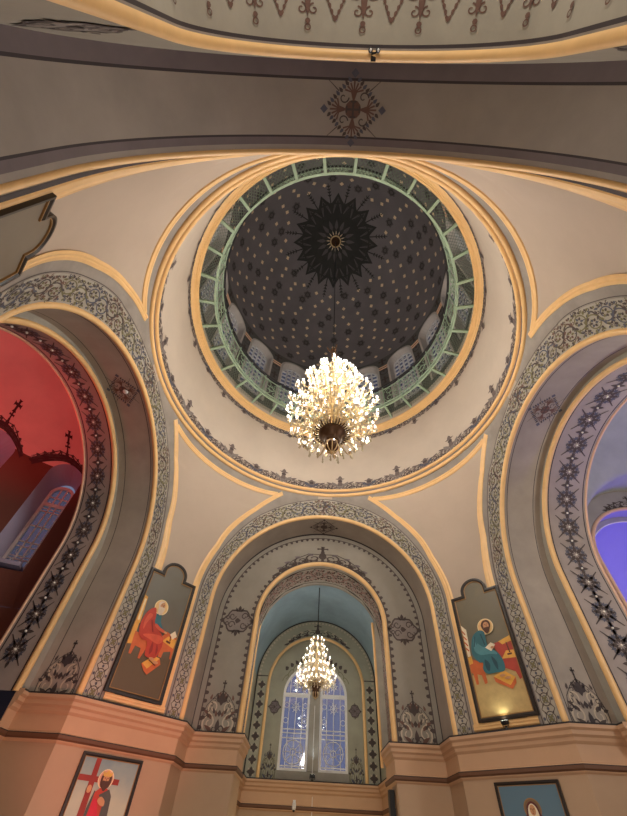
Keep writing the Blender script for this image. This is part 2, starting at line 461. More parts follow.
def o_crown(ink, alt):                         # spreading scrollwork over an arch crown, u -1..1, v 0..0.5
    o = Orn()
    for d in (-1, 1):
        for k, (x, r) in enumerate(((.18, .16), (.42, .15), (.64, .12), (.82, .09))):
            o.spiral((d * x, r), r, .03, pi / 2, pi / 2 - d * pi * 2.5, .04, .03, ink, 1)
            o.leaf((d * x, r * 1.6), pi / 2 - d * .6, .16, .09, alt, 1)
            o.leaf((d * (x + .1), .02), pi / 2 - d * .9, .2, .1, ink, 1)
        o.stroke([(0, .3), (d * .25, .36), (d * .5, .28), (d * .8, .18), (d * 1.0, .02)], .03, .03, ink)
    o.leaf((0, .05), pi / 2, .4, .16, ink, 2); o.cross((0, .52), .26, .05, ink, 2)
    return o
# ------------------------------------------------------------------ the crossing: shape of the pendentives
A, R, HS, ZT, RT, ZB = 5.03, 3.25, 5.11, 9.45, 5.0, 2.0
MID0 = (A + R) / sqrt(2); Z0 = 5.4
RHO = ((ZT - Z0) ** 2 + (MID0 - RT) ** 2) / (2 * (MID0 - RT))
DR = 6.07                                     # plane of the recessed inner arches
def mid_r(z):
    if z <= Z0: return MID0
    q = min(z - Z0, ZT - Z0)
    return MID0 - RHO + sqrt(RHO * RHO - q * q)
def half_w(z):
    if z <= HS: return R
    q = R * R - (z - HS) ** 2
    return sqrt(q) if q > 0 else 0.0
def axis_r(z):
    t = min(1, max(0, (z - HS - R) / (ZT - HS - R)))
    return A + (RT - A) * t
def depth(u, z):
    u = abs(u); w = half_w(z); a = axis_r(z); m = mid_r(z)
    sg = m - (a + w) / sqrt(2)
    if sg < 2e-3: return a + w - u
    half = hypot(a - w, a - w) / 2
    rho = (half * half + sg * sg) / (2 * sg); c = (m - rho) / sqrt(2)
    return c + sqrt(max(0, rho * rho - (u - c) ** 2))
def polar_r(phi, z):                          # distance of the pendentive from the axis at angle phi
    x, y = abs(cos(phi)), abs(sin(phi))
    lo, hi = 3.0, 7.0
    for _ in range(30):
        r = (lo + hi) / 2
        if max(x, y) * r < depth(min(x, y) * r, z): lo = r
        else: hi = r
    return lo
SIDES = {'far': lambda u, d: (u, d), 'near': lambda u, d: (-u, -d), 'left': lambda u, d: (-d, u), 'right': lambda u, d: (d, -u)}
def T(side, u, d, z):
    x, y = SIDES[side](u, d)
    return (x, y, z)
ARC = pi * R
LEG = HS - ZB
def arch_uz(s, o, Rr=R, h=HS):
    L = pi * Rr
    if s < 0: return Rr + o, h + s
    if s > L: return -(Rr + o), h - (s - L)
    th = s / Rr
    return (Rr + o) * cos(th), h + (Rr + o) * sin(th)
def pend_pt(side, s, o, raise_):              # point on the pendentive beside an arch edge
    u, z = arch_uz(s, o)
    z2 = min(z, ZT - 0.02)
    return T(side, u, depth(u, z2) - raise_, z)
def interp(x, tab):
    for (a, b), (c, d) in zip(tab, tab[1:]):
        if x <= c: return b + (d - b) * max(0, (x - a)) / (c - a)
    return tab[-1][1]
OUT = [(0, .37), (17, .41), (25, .44), (35, .56), (46, .66), (52, .73), (57, .83), (62, .93), (68, 1.06), (70, 1.1)]
BAND = [(0, .29), (17, .31), (33, .37), (45, .46), (60, .60), (70, .70), (90, .82)]
def ang_of(s):                                # degrees up from the springing
    th = min(max(s, 0), ARC) / R
    return degrees(min(th, pi - th))
NEAR_OFF = .13
OUT_NP = [(0, .66), (17, .69), (34, .75), (48, .87), (60, 1.0), (69, 1.07)]
BAND_NP = [(0, .48), (17, .50), (34, .55), (48, .64), (60, .70), (70, .75), (90, .82)]
def near_half(side, s):                       # the half of a left or right arch that springs from a near pier
    return (side == 'left' and s > ARC / 2) or (side == 'right' and s < ARC / 2)
def out_off(s, near=False, npier=False):
    if near: return NEAR_OFF
    return interp(ang_of(s), OUT_NP if npier else OUT)
def band_off(s, npier=False): return interp(ang_of(s), BAND_NP if npier else BAND)

def arch_path(Rr, h, zb, n=72, legn=6):
    pts = [(Rr, zb + (h - zb) * i / legn) for i in range(legn)]
    pts += [(Rr * cos(pi * i / n), h + Rr * sin(pi * i / n)) for i in range(n + 1)]
    pts += [(-Rr, h - (h - zb) * i / legn) for i in range(1, legn + 1)]
    return pts

# ------------------------------------------------------------------ floor
mb = MB(); mb.box((0, -1, -ZO - 0.1), (16, 17, 0.1), M_FLOOR); struct(mb, 'floor')

# ------------------------------------------------------------------ four pendentives with their painted arch bands
CORN = {'left_far': (-1, 1), 'right_far': (1, 1), 'left_near': (-1, -1), 'right_near': (1, -1)}
zrows = [ZB, 3.0, 4.0, 4.6] + [HS + R * sin(pi / 2 * i / 26) for i in range(26)] + [HS + R * .9995] + [HS + R + (ZT - HS - R) * i / 8 for i in range(1, 9)]
for nm, (sx, sy) in CORN.items():
    mb = MB(); rows = []
    for z in zrows:
        w = half_w(z); a = axis_r(z); f0 = atan2(w, a); row = []
        for j in range(25):
            ph = f0 + (pi / 2 - 2 * f0) * j / 24
            r = polar_r(ph, z) if 0 < j < 24 else hypot(w, a)
            row.append((sx * r * cos(ph), sy * r * sin(ph), z))
        rows.append(row)
    mb.grid(rows, M_BEIGE)
    struct(mb, 'wall_' + nm)

# grey strips and ornament bands round each arch, and the ochre outlines of the pendentives
vine = [o_vine(M_INK, M_OLIVE, M_SLATE), o_vine(M_BROWN, M_INK, M_OLIVE), o_vine(M_INK, M_SLATE, M_OLIVE)]
latt = o_lattice(M_INK, M_SLATE, M_OLIVE)
for side in SIDES:
    mb = MB(); N = 120; S0, S1 = -LEG, ARC + LEG
    ss = [S0 + (S1 - S0) * i / N for i in range(N + 1)]
    for k in range(N if side != 'near' else 0):
        q = []
        for s in (ss[k], ss[k + 1]):
            th = min(max(s, 0), ARC) / R
            top = (9.22 - HS) / max(sin(th), .05) - R
            np_ = near_half(side, s)
            oo = min(out_off(s, False, np_), top) if 0 < s < ARC else out_off(s, False, np_)
            q.append((s, oo))
        n = 10
        for i in range(n):
            mb.poly([pend_pt(side, q[0][0], q[0][1] * i / n, .010), pend_pt(side, q[1][0], q[1][1] * i / n, .010),
                     pend_pt(side, q[1][0], q[1][1] * (i + 1) / n, .010), pend_pt(side, q[0][0], q[0][1] * (i + 1) / n, .010)], M_GREY, True)
        b0, b1 = (band_off(t[0], near_half(side, t[0])) for t in q)
        for i in range(8):
            mb.poly([pend_pt(side, q[0][0], .07 + (b0 - .07) * i / 8, .016), pend_pt(side, q[1][0], .07 + (b1 - .07) * i / 8, .016),
                     pend_pt(side, q[1][0], .07 + (b1 - .07) * (i + 1) / 8, .016), pend_pt(side, q[0][0], .07 + (b0 - .07) * (i + 1) / 8, .016)], M_BAND, True)
        mb.poly([pend_pt(side, q[0][0], b0 + .02, .017), pend_pt(side, q[1][0], b1 + .02, .017),
                 pend_pt(side, q[1][0], b1 + .035, .017), pend_pt(side, q[0][0], b0 + .035, .017)], M_INK, True)
    def bmap(s0, L):
        def f(u, v, r):
            s = s0 + u * L; bo = band_off(s, near_half(side, s))
            return pend_pt(side, s, .085 + (bo - .1) * v, r)
        return f
    nt = 15; L = ARC / nt
    for k in range(nt if side != 'near' else 0): vine[k % 3].emit(mb, bmap(k * L, L), .022, .003)
    nl = 9; L = LEG / nl
    for k in range(nl if side != 'near' else 0):
        latt.emit(mb, bmap(-LEG + k * L, L), .020, .003); latt.emit(mb, bmap(ARC + k * L, L), .020, .003)
    o = Orn(); o.cross((0, .02), .5, .09, M_SLATE, 3, 2.0)
    if side != 'near': o.emit(mb, lambda u, v, r: pend_pt(side, ARC / 2 + u, .45 + v, r), .011)
    # ochre moulding on the arch edge
    pts = [T(side, u, A - .015, z) for u, z in arch_path(R + .03, HS, ZB, 72)]
    mb.tube(pts, .045 if side == 'near' else .068, M_GOLD, 8)
    if side == 'near':
        for k in range(N): mb.poly([pend_pt(side, s_, o_, .008) for s_, o_ in ((ss[k], .07), (ss[k + 1], .07), (ss[k + 1], .13), (ss[k], .13))], M_SLINE)
    struct(mb, 'trim_arch_' + side)

rs = random.Random(3)
for i, (nm, (sx, sy)) in enumerate(CORN.items()):
    mb = MB()
    def P2(ph, z, r): 
        rr = polar_r(ph, z) - r
        return (sx * rr * cos(ph), sy * rr * sin(ph), z)
    def strip(path, w0, w1):                  # path of (phi, z); flat raised band of two mouldings
        pass
    # left and right outline beside the arches, then along the ring: one ochre band with a groove
    def side_pts(side_fn, flip):
        out = []
        for k in range(61):
            s = -LEG + (LEG + ARC / 2) * k / 60
            if ang_of(s) > 68.5 and s > 0: break
            out.append(s)
        return out
    for swap in (0, 1):
        prev = None; near = sy < 0 and not swap
        for k in range(91):
            s = -LEG + .12 + (LEG - .12 + R * radians(86 if near else 69)) * k / 90
            oo = out_off(s, near, sy < 0 and swap == 1); cur = []
            for e, rr in ((0, .0), (0, .03), (.045, .042), (.07, .028), (.095, .042), (.14, .03), (.14, 0)):
                u, z = arch_uz(s, oo + e); d = depth(u, min(z, ZT - .02)) - rr
                cur.append((sx * (d if swap else u), sy * (u if swap else d), z))
            if prev: mb.grid([prev, cur], M_GOLD, smooth=False)
            prev = cur
    f0 = radians(20.2); prev = None; fe = radians(4.0) if sy < 0 else f0
    for k in range(61):
        ph = f0 + (pi / 2 - f0 - fe) * k / 60; cur = []
        t = abs(ph - pi / 4) / (pi / 4 - f0); t = min(t, 1.15)
        zb = 8.97 + .10 * t ** 3
        for e, rr in ((0, 0), (0, .03), (.05, .042), (.075, .028), (.10, .042), (.15, .03), (.15, 0)):
            cur.append(P2(ph, zb + e, rr))
        if prev: mb.grid([prev, cur], M_GOLD, smooth=False)
        prev = cur
    # grey strip between outline and ring
    rows = []
    for k in range(61):
        ph = radians(3) + (pi / 2 - radians(6)) * k / 60
        rows.append([P2(ph, z, .014) for z in (9.12, 9.2, 9.3, 9.4)])
    mb.grid(rows, M_GREY)
    # ochre bar along the foot of the pendentive
    e1 = out_off(-1, False, sy < 0); e2 = NEAR_OFF if sy < 0 else e1
    u0 = Vector((R + e2, depth(R + e2, 2.2))); u1 = Vector((depth(R + e1, 2.2), R + e1)); nrm = Vector((-1, -1)).normalized()
    for z0, z1, rr in ((2.1, 2.24, .03), (2.12, 2.16, .045), (2.18, 2.22, .045)):
        a = u0 + nrm * rr; b = u1 + nrm * rr
        mb.poly([(sx * a.x, sy * a.y, z0), (sx * b.x, sy * b.y, z0), (sx * b.x, sy * b.y, z1), (sx * a.x, sy * a.y, z1)], M_GOLD)
        mb.poly([(sx * a.x, sy * a.y, z0), (sx * b.x, sy * b.y, z0), (sx * u1.x, sy * u1.y, z0), (sx * u0.x, sy * u0.y, z0)], M_GOLD)
    struct(mb, 'trim_outline_' + nm)

# ------------------------------------------------------------------ barrel soffits behind the four arches
def soffit(mb, side, Rr, h, d0, d1, zb, bands, n=72):
    path = arch_path(Rr, h, zb, n)
    for a, b, m in bands:
        k = max(1, int((b - a) / .25)); rows = []
        for i in range(k + 1):
            d = a + (b - a) * i / k
            rows.append([T(side, u, d, z) for u, z in path])
        mb.grid(rows, m)
def annulus(mb, side, d, Ra, ha, Rb, hb, zb, m, n=72, k=3):
    pa = arch_path(Ra, ha, zb, n); pb = arch_path(Rb, hb, zb, n); rows = []
    for i in range(k + 1):
        t = i / k
        rows.append([T(side, a[0] + (b[0] - a[0]) * t, d, a[1] + (b[1] - a[1]) * t) for a, b in zip(pa, pb)])
    mb.grid(rows, m, smooth=False)
def sof_map(side, Rr, h, d0):                 # u along the arch from the crown, v in depth from d0
    def f(u, v, r):
        uu, zz = arch_uz(pi * Rr / 2 + u, -r, Rr, h)
        return T(side, uu, d0 + v, zz)
    return f
def plane_map(side, d, u0, z0):
    return lambda u, v, r: T(side, u0 + u, d - r, z0 + v)
medal = o_medallion(M_INK, M_BROWN, M_SLATE)
for side in SIDES:
    mb = MB(); a, b = A, DR
    if side == 'near':
        bands = [(a, a + .08, M_SOFN), (a + .08, a + .17, M_PURP), (a + .17, a + .195, M_SLINE), (a + .195, b - .2, M_SOFN), (b - .2, b - .17, M_SLINE), (b - .17, b, M_PURP)]
    elif side == 'far':
        bands = [(a, b - .08, M_SOFF), (b - .08, b, M_SLINE)]
    else:
        bands = [(a, a + .1, M_SOFF), (a + .1, a + .118, M_SLINE), (a + .118, b - .2, M_SOFF), (b - .2, b - .182, M_SLINE), (b - .182, b, M_SOFF)]
    soffit(mb, side, R, HS, a, b, ZB, bands)
    f = sof_map(side, R, HS, (a + b) / 2)
    s = .44 if side in ('left', 'right') else .45
    (o_medallion(M_INK, M_BROWN, M_SLATE) if side in ('near', 'left', 'right') else o_medallion(M_INK, M_INK, M_INK)).emit(mb, lambda u, v, r: f(u * s * 1.15, v * s, r), .005, .002)
    if side in ('left', 'right'):             # base ornaments with a cross on both jambs
        ob = o_base(M_SLINE, M_CREAM, M_INK)
        for sg in (-1, 1):
            ob.emit(mb, lambda u, v, r: T(side, sg * (R - r), (a + b) / 2 + u * .55, ZB + .02 + v * .68), .006, .003)
    struct(mb, 'wall_soffit_' + side)

# ------------------------------------------------------------------ second stage of the left and right arches
R2, H2 = 2.91, 5.29
star = o_starburst(M_INK, M_SLATE); sst = o_smallstar(M_INK, M_SLATE)
for side, d1 in (('left', 6.95), ('right', 7.22)):
    mb = MB()
    annulus(mb, side, DR, R, HS, R2, H2, ZB, M_STEP)
    d0 = 6.11
    soffit(mb, side, R2, H2, DR, d1, ZB, [(DR, d0 + .05, M_STAR), (d0 + .05, d0 + .08, M_SLINE), (d0 + .08, d1 - .1, M_STAR), (d1 - .1, d1 - .07, M_SLINE), (d1 - .07, d1, M_STAR)])
    mb.tube([T(side, u, DR + .02, z) for u, z in arch_path(R2 + .02, H2, ZB, 72)], .07, M_GOLD, 8)
    mb.tube([T(side, u, d1, z) for u, z in arch_path(R2, H2, ZB, 72)], .035, M_RUST, 6)
    f = sof_map(side, R2, H2, (d0 + d1) / 2 + .02)
    step = R2 * radians(7.62); hw = (d1 - d0) * .36
    studs = []
    for k in range(-18, 19):
        u0 = k * step + R2 * radians(2.6) * (-1 if side == 'left' else 1)
        if abs(u0) > pi * R2 / 2 + H2 - ZB - .3: continue
        if k % 2 == 0: star.emit(mb, lambda u, v, r: f(u0 + u * .42, v * hw * 1.12, r), .005, .003)
        else: sst.emit(mb, lambda u, v, r: f(u0 + u * .26, v * .2, r), .005, .003)
        studs.append(u0)
    for u0 in studs:
        c = f(u0, 0, .02); mb.ball(c, .028, M_STUD, 8, 5)
    struct(mb, 'wall_inner_arch_' + side)

# ------------------------------------------------------------------ recessed wall and inner arch, far and near
R3, H3, D3 = 1.98, 5.11, 7.44
R3B, H3B = 2.08, 5.0
for side in ('far', 'near'):
    mb = MB()
    R3 = 1.98 if side == 'far' else 1.74
    gr = .075 if side == 'far' else .055
    annulus(mb, side, DR, R, HS, R3, H3, ZB, M_RECESS, k=6)
    # scalloped borders on both edges of the wall
    def border(Rr, h, zb, inward, size, gap):
        Ltot = pi * Rr + 2 * (h - zb); n = int(Ltot / gap)
        for k in range(n):
            s = -(h - zb) + (k + .5) * Ltot / n
            o = Orn(); o.poly([(-.3, 0), (.3, 0), (.42, .4), (.3, .85), (0, 1), (-.3, .85), (-.42, .4)], M_INK)
            def fm(u, v, r):
                uu, zz = arch_uz(s + u * size, inward * (v * size), Rr, h)
                return T(side, uu, DR - r, zz)
            o.emit(mb, fm, .006)
        for k in range(120):
            s0 = -(h - zb) + k * Ltot / 120; s1 = s0 + Ltot / 120
            q = [arch_uz(s0, 0, Rr, h), arch_uz(s1, 0, Rr, h), arch_uz(s1, inward * .03, Rr, h), arch_uz(s0, inward * .03, Rr, h)]
            mb.poly([T(side, u, DR - .005, z) for u, z in q], M_INK)
    if side == 'far': border(R - .14, HS, ZB + .05, -1, .12, .2)
    border(R3 + .12, H3, ZB + .05, 1, .12, .2)
    oc = o_cartouche(M_INK, M_GREYO)
    ob = o_base(M_INK, M_CREAM, M_BROWN, True)
    for sg in (-1, 1):
        oc.emit(mb, lambda u, v, r: T(side, sg * 2.58 + u * .92, DR - r, 4.97 + v * 1.06), .006, .003)
        ob.emit(mb, lambda u, v, r: T(side, sg * 2.6 + u * .62, DR - r, ZB + .06 + v * .74), .006, .003)
    ocr = o_crown(M_INK, M_PURP)
    def crown_map(u, v, r):
        s = pi * R3 / 2 - u * 1.6
        uu, zz = arch_uz(s, .13 + v * .95, R3, H3)
        return T(side, uu, DR - r, zz)
    ocr.emit(mb, crown_map, .006, .003)
    mb.tube([T(side, u, DR - .01, z) for u, z in arch_path(R3 + .03, H3, ZB + .06, 72)], gr, M_GOLD, 8)
    # soffit of the inner arch
    if side == 'far':
        pa = arch_path(R3, H3, ZB - .3, 72); pb = arch_path(R3B, H3B, ZB - .3, 72); rows = []
        for i in range(7):
            t = i / 6
            rows.append([T(side, p[0] + (q[0] - p[0]) * t, DR + (D3 - DR) * t, p[1] + (q[1] - p[1]) * t) for p, q in zip(pa, pb)])
        mb.grid(rows, M_BAND)
        def smap(u, v, r):
            s = pi * R3 / 2 + u
            p = arch_uz(s, -r, R3, H3); q = arch_uz(s, -r, R3B, H3B); t = (v - DR) / (D3 - DR)
            return T(side, p[0] + (q[0] - p[0]) * t, v, p[1] + (q[1] - p[1]) * t)
        vv = o_vine(M_BROWN, M_PINK, M_INK); Lt = pi * R3 + 2 * (H3 - ZB); n = 16
        for k in range(n):
            s0 = -Lt / 2 + k * Lt / n
            vv.emit(mb, lambda u, v, r: smap(s0 + u * Lt / n, DR + .3 + v * .75, r), .006, .003)
            for w in (DR + .2, DR + 1.15):
                mb.poly([smap(s0 + a * Lt / n, w + b, .005) for a, b in ((0, 0), (.5, 0), (1, 0), (1, .03), (.5, .03), (0, .03))], M_INK)
        for sg in (-1, 1):                    # ochre edge at the inner end of each jamb
            xj = R3B if sg < 0 else 1.86
            mb.tube([(sg * xj, D3 - .05, ZB - .3), (sg * xj, D3 - .05, 4.4), (sg * xj, D3 - .05, H3B), (sg * (xj - .03), D3 - .05, H3B + .7)], .045, M_GOLD, 8)
            if sg > 0: mb.box(((xj + R3B) / 2 + .03, D3 - .06, (ZB - .3 + H3B + .7) / 2), ((R3B - xj) / 2, .05, (H3B + .7 - ZB + .3) / 2), M_BAND)
        mb.tube([T(side, u, D3, z) for u, z in arch_path(R3B, H3B, H3B + .0, 60, 1)], .03, M_STEP, 6)
    else:
        d1 = 10.5
        soffit(mb, side, R3, H3, DR, d1, ZB - .3, [(DR, DR + .05, M_GREY), (DR + .05, DR + .08, M_SLINE), (DR + .08, d1, M_PEND)])
        pd = o_pendant(M_BROWN, M_PINK, M_OLIVE)
        Lt = pi * R3 + 2 * .9; n = 11
        for k in range(n):
            u0 = -Lt / 2 + (k + .5) * Lt / n
            f = sof_map(side, R3, H3, DR + .60)
            pd.emit(mb, lambda u, v, r: f(u0 + u * Lt / n, v * .44, r), .006, .003)
    struct(mb, 'wall_recess_' + side)
R3 = 1.98
# ------------------------------------------------------------------ lower walls and cornice of the four piers
def offset_line(pl, o):                       # plan polyline moved to its left by o, mitred
    out = []; n = len(pl)
    for i in range(n):
        ds = []
        if i > 0: ds.append((pl[i][0] - pl[i - 1][0], pl[i][1] - pl[i - 1][1]))
        if i < n - 1: ds.append((pl[i + 1][0] - pl[i][0], pl[i + 1][1] - pl[i][1]))
        ns = []
        for dx, dy in ds:
            d = hypot(dx, dy); ns.append((-dy / d, dx / d))
        if len(ns) == 1: out.append((pl[i][0] + ns[0][0] * o, pl[i][1] + ns[0][1] * o))
        else:
            bx, by = ns[0][0] + ns[1][0], ns[0][1] + ns[1][1]
            k = 2 * o / max(.3, bx * bx + by * by)
            out.append((pl[i][0] + bx * k, pl[i][1] + by * k))
    return out
CPROF = [(0.0, 2.06, M_LEDGE), (.15, 2.06, M_LEDGE), (.15, 2.03, M_LEDGE), (.15, 2.025, M_CORN), (.15, 1.97, M_CORN), (.11, 1.93, M_CORN), (.11, 1.86, M_CORN), (.07, 1.82, M_CORN), (.06, 1.76, M_CORN), (.02, 1.71, M_CORN), (.02, 1.42, M_CORN), (.07, 1.40, M_CORN), (.07, 1.385, M_LEDGE), (.07, 1.33, M_LEDB), (.04, 1.30, M_LEDB), (.03, 1.28, M_CORN), (0, 1.25, M_CORN)]  # dark line and brown strips under the lower moulding: its shadow as colour
def sweep(mb, pl, prof):
    lines = [[(x, y, z) for x, y in offset_line(pl, o)] for o, z, m in prof]
    for i in range(len(prof) - 1):
        mb.grid([lines[i], lines[i + 1]], prof[i + 1][2], smooth=False)
    for e in (0, -1):
        mb.poly([l[e] for l in lines], M_CORN)
PIER = [(-7.44, 1.98), (-7.44, 1.98)]
pier_pl = [(1.98, 7.44), (1.98, DR), (R, DR), (R, A), (A, R), (DR, R), (DR, R2), (7.0, R2)]
for nm, (sx, sy) in CORN.items():
    pl = [(sx * x, sy * y) for x, y in pier_pl]
    side_sign = 1 if sx * sy < 0 else -1
    if side_sign < 0: pl = pl[::-1]
    # the open crossing lies to the right-hand or left-hand of the line; keep it on the left
    mb = MB()
    for (a, b) in zip(pl, pl[1:]):
        m = M_NAVY if min(abs(a[0]), abs(b[0])) >= DR - .01 and abs(a[1] - b[1]) < .01 else M_LOW
        mb.poly([(a[0], a[1], -ZO), (b[0], b[1], -ZO), (b[0], b[1], ZB), (a[0], a[1], ZB)], m)
    struct(mb, 'wall_pier_' + nm)
    core = [p for p in pl if not (abs(p[0]) > DR + .1)]
    tst = offset_line(core, .1)
    k = len(core) // 2
    if hypot(*tst[k]) > hypot(*core[k]): core = core[::-1]
    mb = MB(); sweep(mb, core, CPROF)
    struct(mb, 'trim_cornice_' + nm)

# ------------------------------------------------------------------ ring, drum wall and its painted borders
mb = MB()
prof = [(5.0, 9.36), (5.06, 9.37), (5.10, 9.40), (5.06, 9.43), (4.99, 9.45)]
def torus_prof(r, z, a): return [(r + a * cos(t), z + a * sin(t)) for t in [2 * pi * i / 10 for i in range(11)]]
mb.lathe(torus_prof(4.99, 9.40, .065), M_GOLD, 96)
mb.lathe([(5.02, 9.42), (4.99, 9.46), (4.96, 9.52), (4.98, 9.56)], M_GREY, 96)
mb.lathe(torus_prof(4.91, 9.57, .06), M_GOLD, 96)
struct(mb, 'trim_ring')
RD0, RD1, ZD1 = 4.93, 4.79, 12.50
mb = MB()
mb.lathe([(RD0 + (RD1 - RD0) * i / 6, 9.5 + (ZD1 + .9 - 9.5) * i / 6) for i in range(7)], M_DRUM, 96)
def drum_map(u, v, r):
    z = 9.62 + v; rr = RD0 + (RD1 - RD0) * (z - 9.5) / (ZD1 + .9 - 9.5) - r; ph = u / 4.9
    return (rr * cos(ph), rr * sin(ph), z)
pal = [o_palmette(M_DORN, M_INK, M_GREYO), o_palmette(M_DORN, M_INK, M_SLATE, .7)]
vd = o_vine(M_DORN, M_INK, M_GREYO)
n = 28; Lp = 2 * pi * 4.9 / n
for k in range(n):
    pal[k % 2].emit(mb, lambda u, v, r: drum_map((k + .5 + u * .95) * Lp, v * (.70 if k % 2 == 0 else .62), r), .014, .003)
    pal[(k + 1) % 2].emit(mb, lambda u, v, r: drum_map((k + .5 + u * .95) * Lp, ZD1 - 9.62 - .02 - v * .5, r), .014, .003)
    for h in (0, .5):
        vd.emit(mb, lambda u, v, r: drum_map((k + h + u * .5) * Lp, v * .30, r), .010, .002)
        vd.emit(mb, lambda u, v, r: drum_map((k + h + u * .5) * Lp, ZD1 - 9.62 - .02 - v * .22, r), .010, .002)
struct(mb, 'wall_drum')
mb = MB()
mb.lathe([(4.82, 12.48), (4.78, 12.50), (4.77, 12.54), (4.74, 12.56), (4.72, 12.60), (4.69, 12.60), (4.67, 12.64), (4.64, 12.64), (4.62, 12.67), (4.60, 12.72), (4.62, 12.77), (4.86, 12.77)], M_GOLD, 128, smooth=False)
struct(mb, 'trim_drum_cornice')

# ------------------------------------------------------------------ upper drum with sixteen windows
RW, RG = 4.85, 5.18
ZW0, ZW1 = 13.0, 18.25
HW, ZS, ZL = .62, 17.32, 13.75              # half width, springing and sill of the openings
def arch_outline(hw, zs, z0, n=14):
    pts = [(-hw, z0), (-hw * .34, z0), (hw * .34, z0), (hw, z0), (hw, z0 + (zs - z0) * .33), (hw, z0 + (zs - z0) * .66)]
    pts += [(hw * cos(pi * i / n), zs + hw * sin(pi * i / n)) for i in range(n + 1)]
    pts += [(-hw, z0 + (zs - z0) * .66), (-hw, z0 + (zs - z0) * .33)]
    return pts
def hole_fill(mb, outline, rect, c, fmap, m, k=4):
    x0, x1, y0, y1 = rect
    corners = [(x0, y0), (x1, y0), (x1, y1), (x0, y1)]
    def cast(p):
        dx, dy = p[0] - c[0], p[1] - c[1]; t = 1e9
        if dx > 1e-9: t = min(t, (x1 - c[0]) / dx)
        if dx < -1e-9: t = min(t, (x0 - c[0]) / dx)
        if dy > 1e-9: t = min(t, (y1 - c[1]) / dy)
        if dy < -1e-9: t = min(t, (y0 - c[1]) / dy)
        return (c[0] + dx * t, c[1] + dy * t)
    # also send rays through the rectangle's corners: put a hole point there
    pts = list(outline)
    ang = lambda p: atan2(p[1] - c[1], p[0] - c[0])
    for q in corners:
        a = ang(q); best = None
        for i in range(len(pts)):
            p0, p1 = pts[i], pts[(i + 1) % len(pts)]
            d0 = (ang(p0) - a + pi) % (2 * pi) - pi; d1 = (ang(p1) - a + pi) % (2 * pi) - pi
            if d0 <= 0 <= d1 and 1e-6 < d1 - d0 < 3:
                best = (i, q); break
        if best:
            i, q = best; p0, p1 = pts[i], pts[(i + 1) % len(pts)]
            rx, ry = q[0] - c[0], q[1] - c[1]; ex_, ey_ = p1[0] - p0[0], p1[1] - p0[1]
            den = rx * ey_ - ry * ex_
            t = ((p0[0] - c[0]) * ey_ - (p0[1] - c[1]) * ex_) / den
            pts.insert(i + 1, (c[0] + rx * t, c[1] + ry * t))
    outer = [cast(p) for p in pts]
    for j, p in enumerate(pts):
        for q in corners:
            if hypot(outer[j][0] - q[0], outer[j][1] - q[1]) < .03: outer[j] = q
    rows = [[fmap(p[0] + (q[0] - p[0]) * i / k, p[1] + (q[1] - p[1]) * i / k) for p, q in zip(pts, outer)] for i in range(k + 1)]
    mb.grid(rows, m, close_v=True, smooth=False)
NW = 16
mb = MB(); sect = 2 * pi / NW * RW
outl = arch_outline(HW, ZS, ZL)
for k in range(NW):
    a0 = pi / 2 + k * 2 * pi / NW
    fm = lambda u, z: (RW * cos(a0 - u / RW), RW * sin(a0 - u / RW), z)
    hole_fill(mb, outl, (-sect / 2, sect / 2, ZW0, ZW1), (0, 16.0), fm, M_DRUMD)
    # splayed reveal
    def fr(u, z, r): return (r * cos(a0 - u / r), r * sin(a0 - u / r), z)
    rows = []
    for t in (0, .5, 1):
        rows.append([fr(p[0] * (1 - .06 * t), (p[1] - 16) * (1 - .015 * t) + 16, RW + (RG - RW) * t) for p in outl])
    mb.grid(rows, M_REVEAL, close_v=True, smooth=False)
    # pale surround on the wall and painted cross between the windows
    o2 = arch_outline(HW + .10, ZS, ZL)
    mb.grid([[fr(p[0], p[1], RW - .03) for p in outl], [fr(p[0], p[1], RW - .03) for p in o2], [fr(p[0], p[1], RW) for p in o2]], M_REVEAL, close_v=True, smooth=False)
    mb.grid([[fr(p[0], p[1], RW) for p in outl], [fr(p[0], p[1], RW - .03) for p in outl]], M_REVEAL, close_v=True, smooth=False)
    oc = Orn(); oc.cross((0, 0), .55, .1, M_INK, 0, 2); oc.ring((0, -1.0), .2, .05, M_INK); oc.leaf((0, -1.0), pi / 2, .3, .12, M_INK)
    oc.emit(mb, lambda u, v, r: fr(u + sect / 2, 17.9 + v, RW - r), .008)
    oc.emit(mb, lambda u, v, r: fr(u * .8 + sect / 2, 16.2 + v, RW - r), .008)
    # double ochre line between the windows
    for z in (17.22, 17.40):
        ph = [HW + .1 + (sect - 2 * HW - .2) * i / 4 for i in range(5)]
        mb.tube([fr(u, z, RW - .01) for u in ph], .035, M_RUST, 6, cap=False)
struct(mb, 'wall_upper_drum')

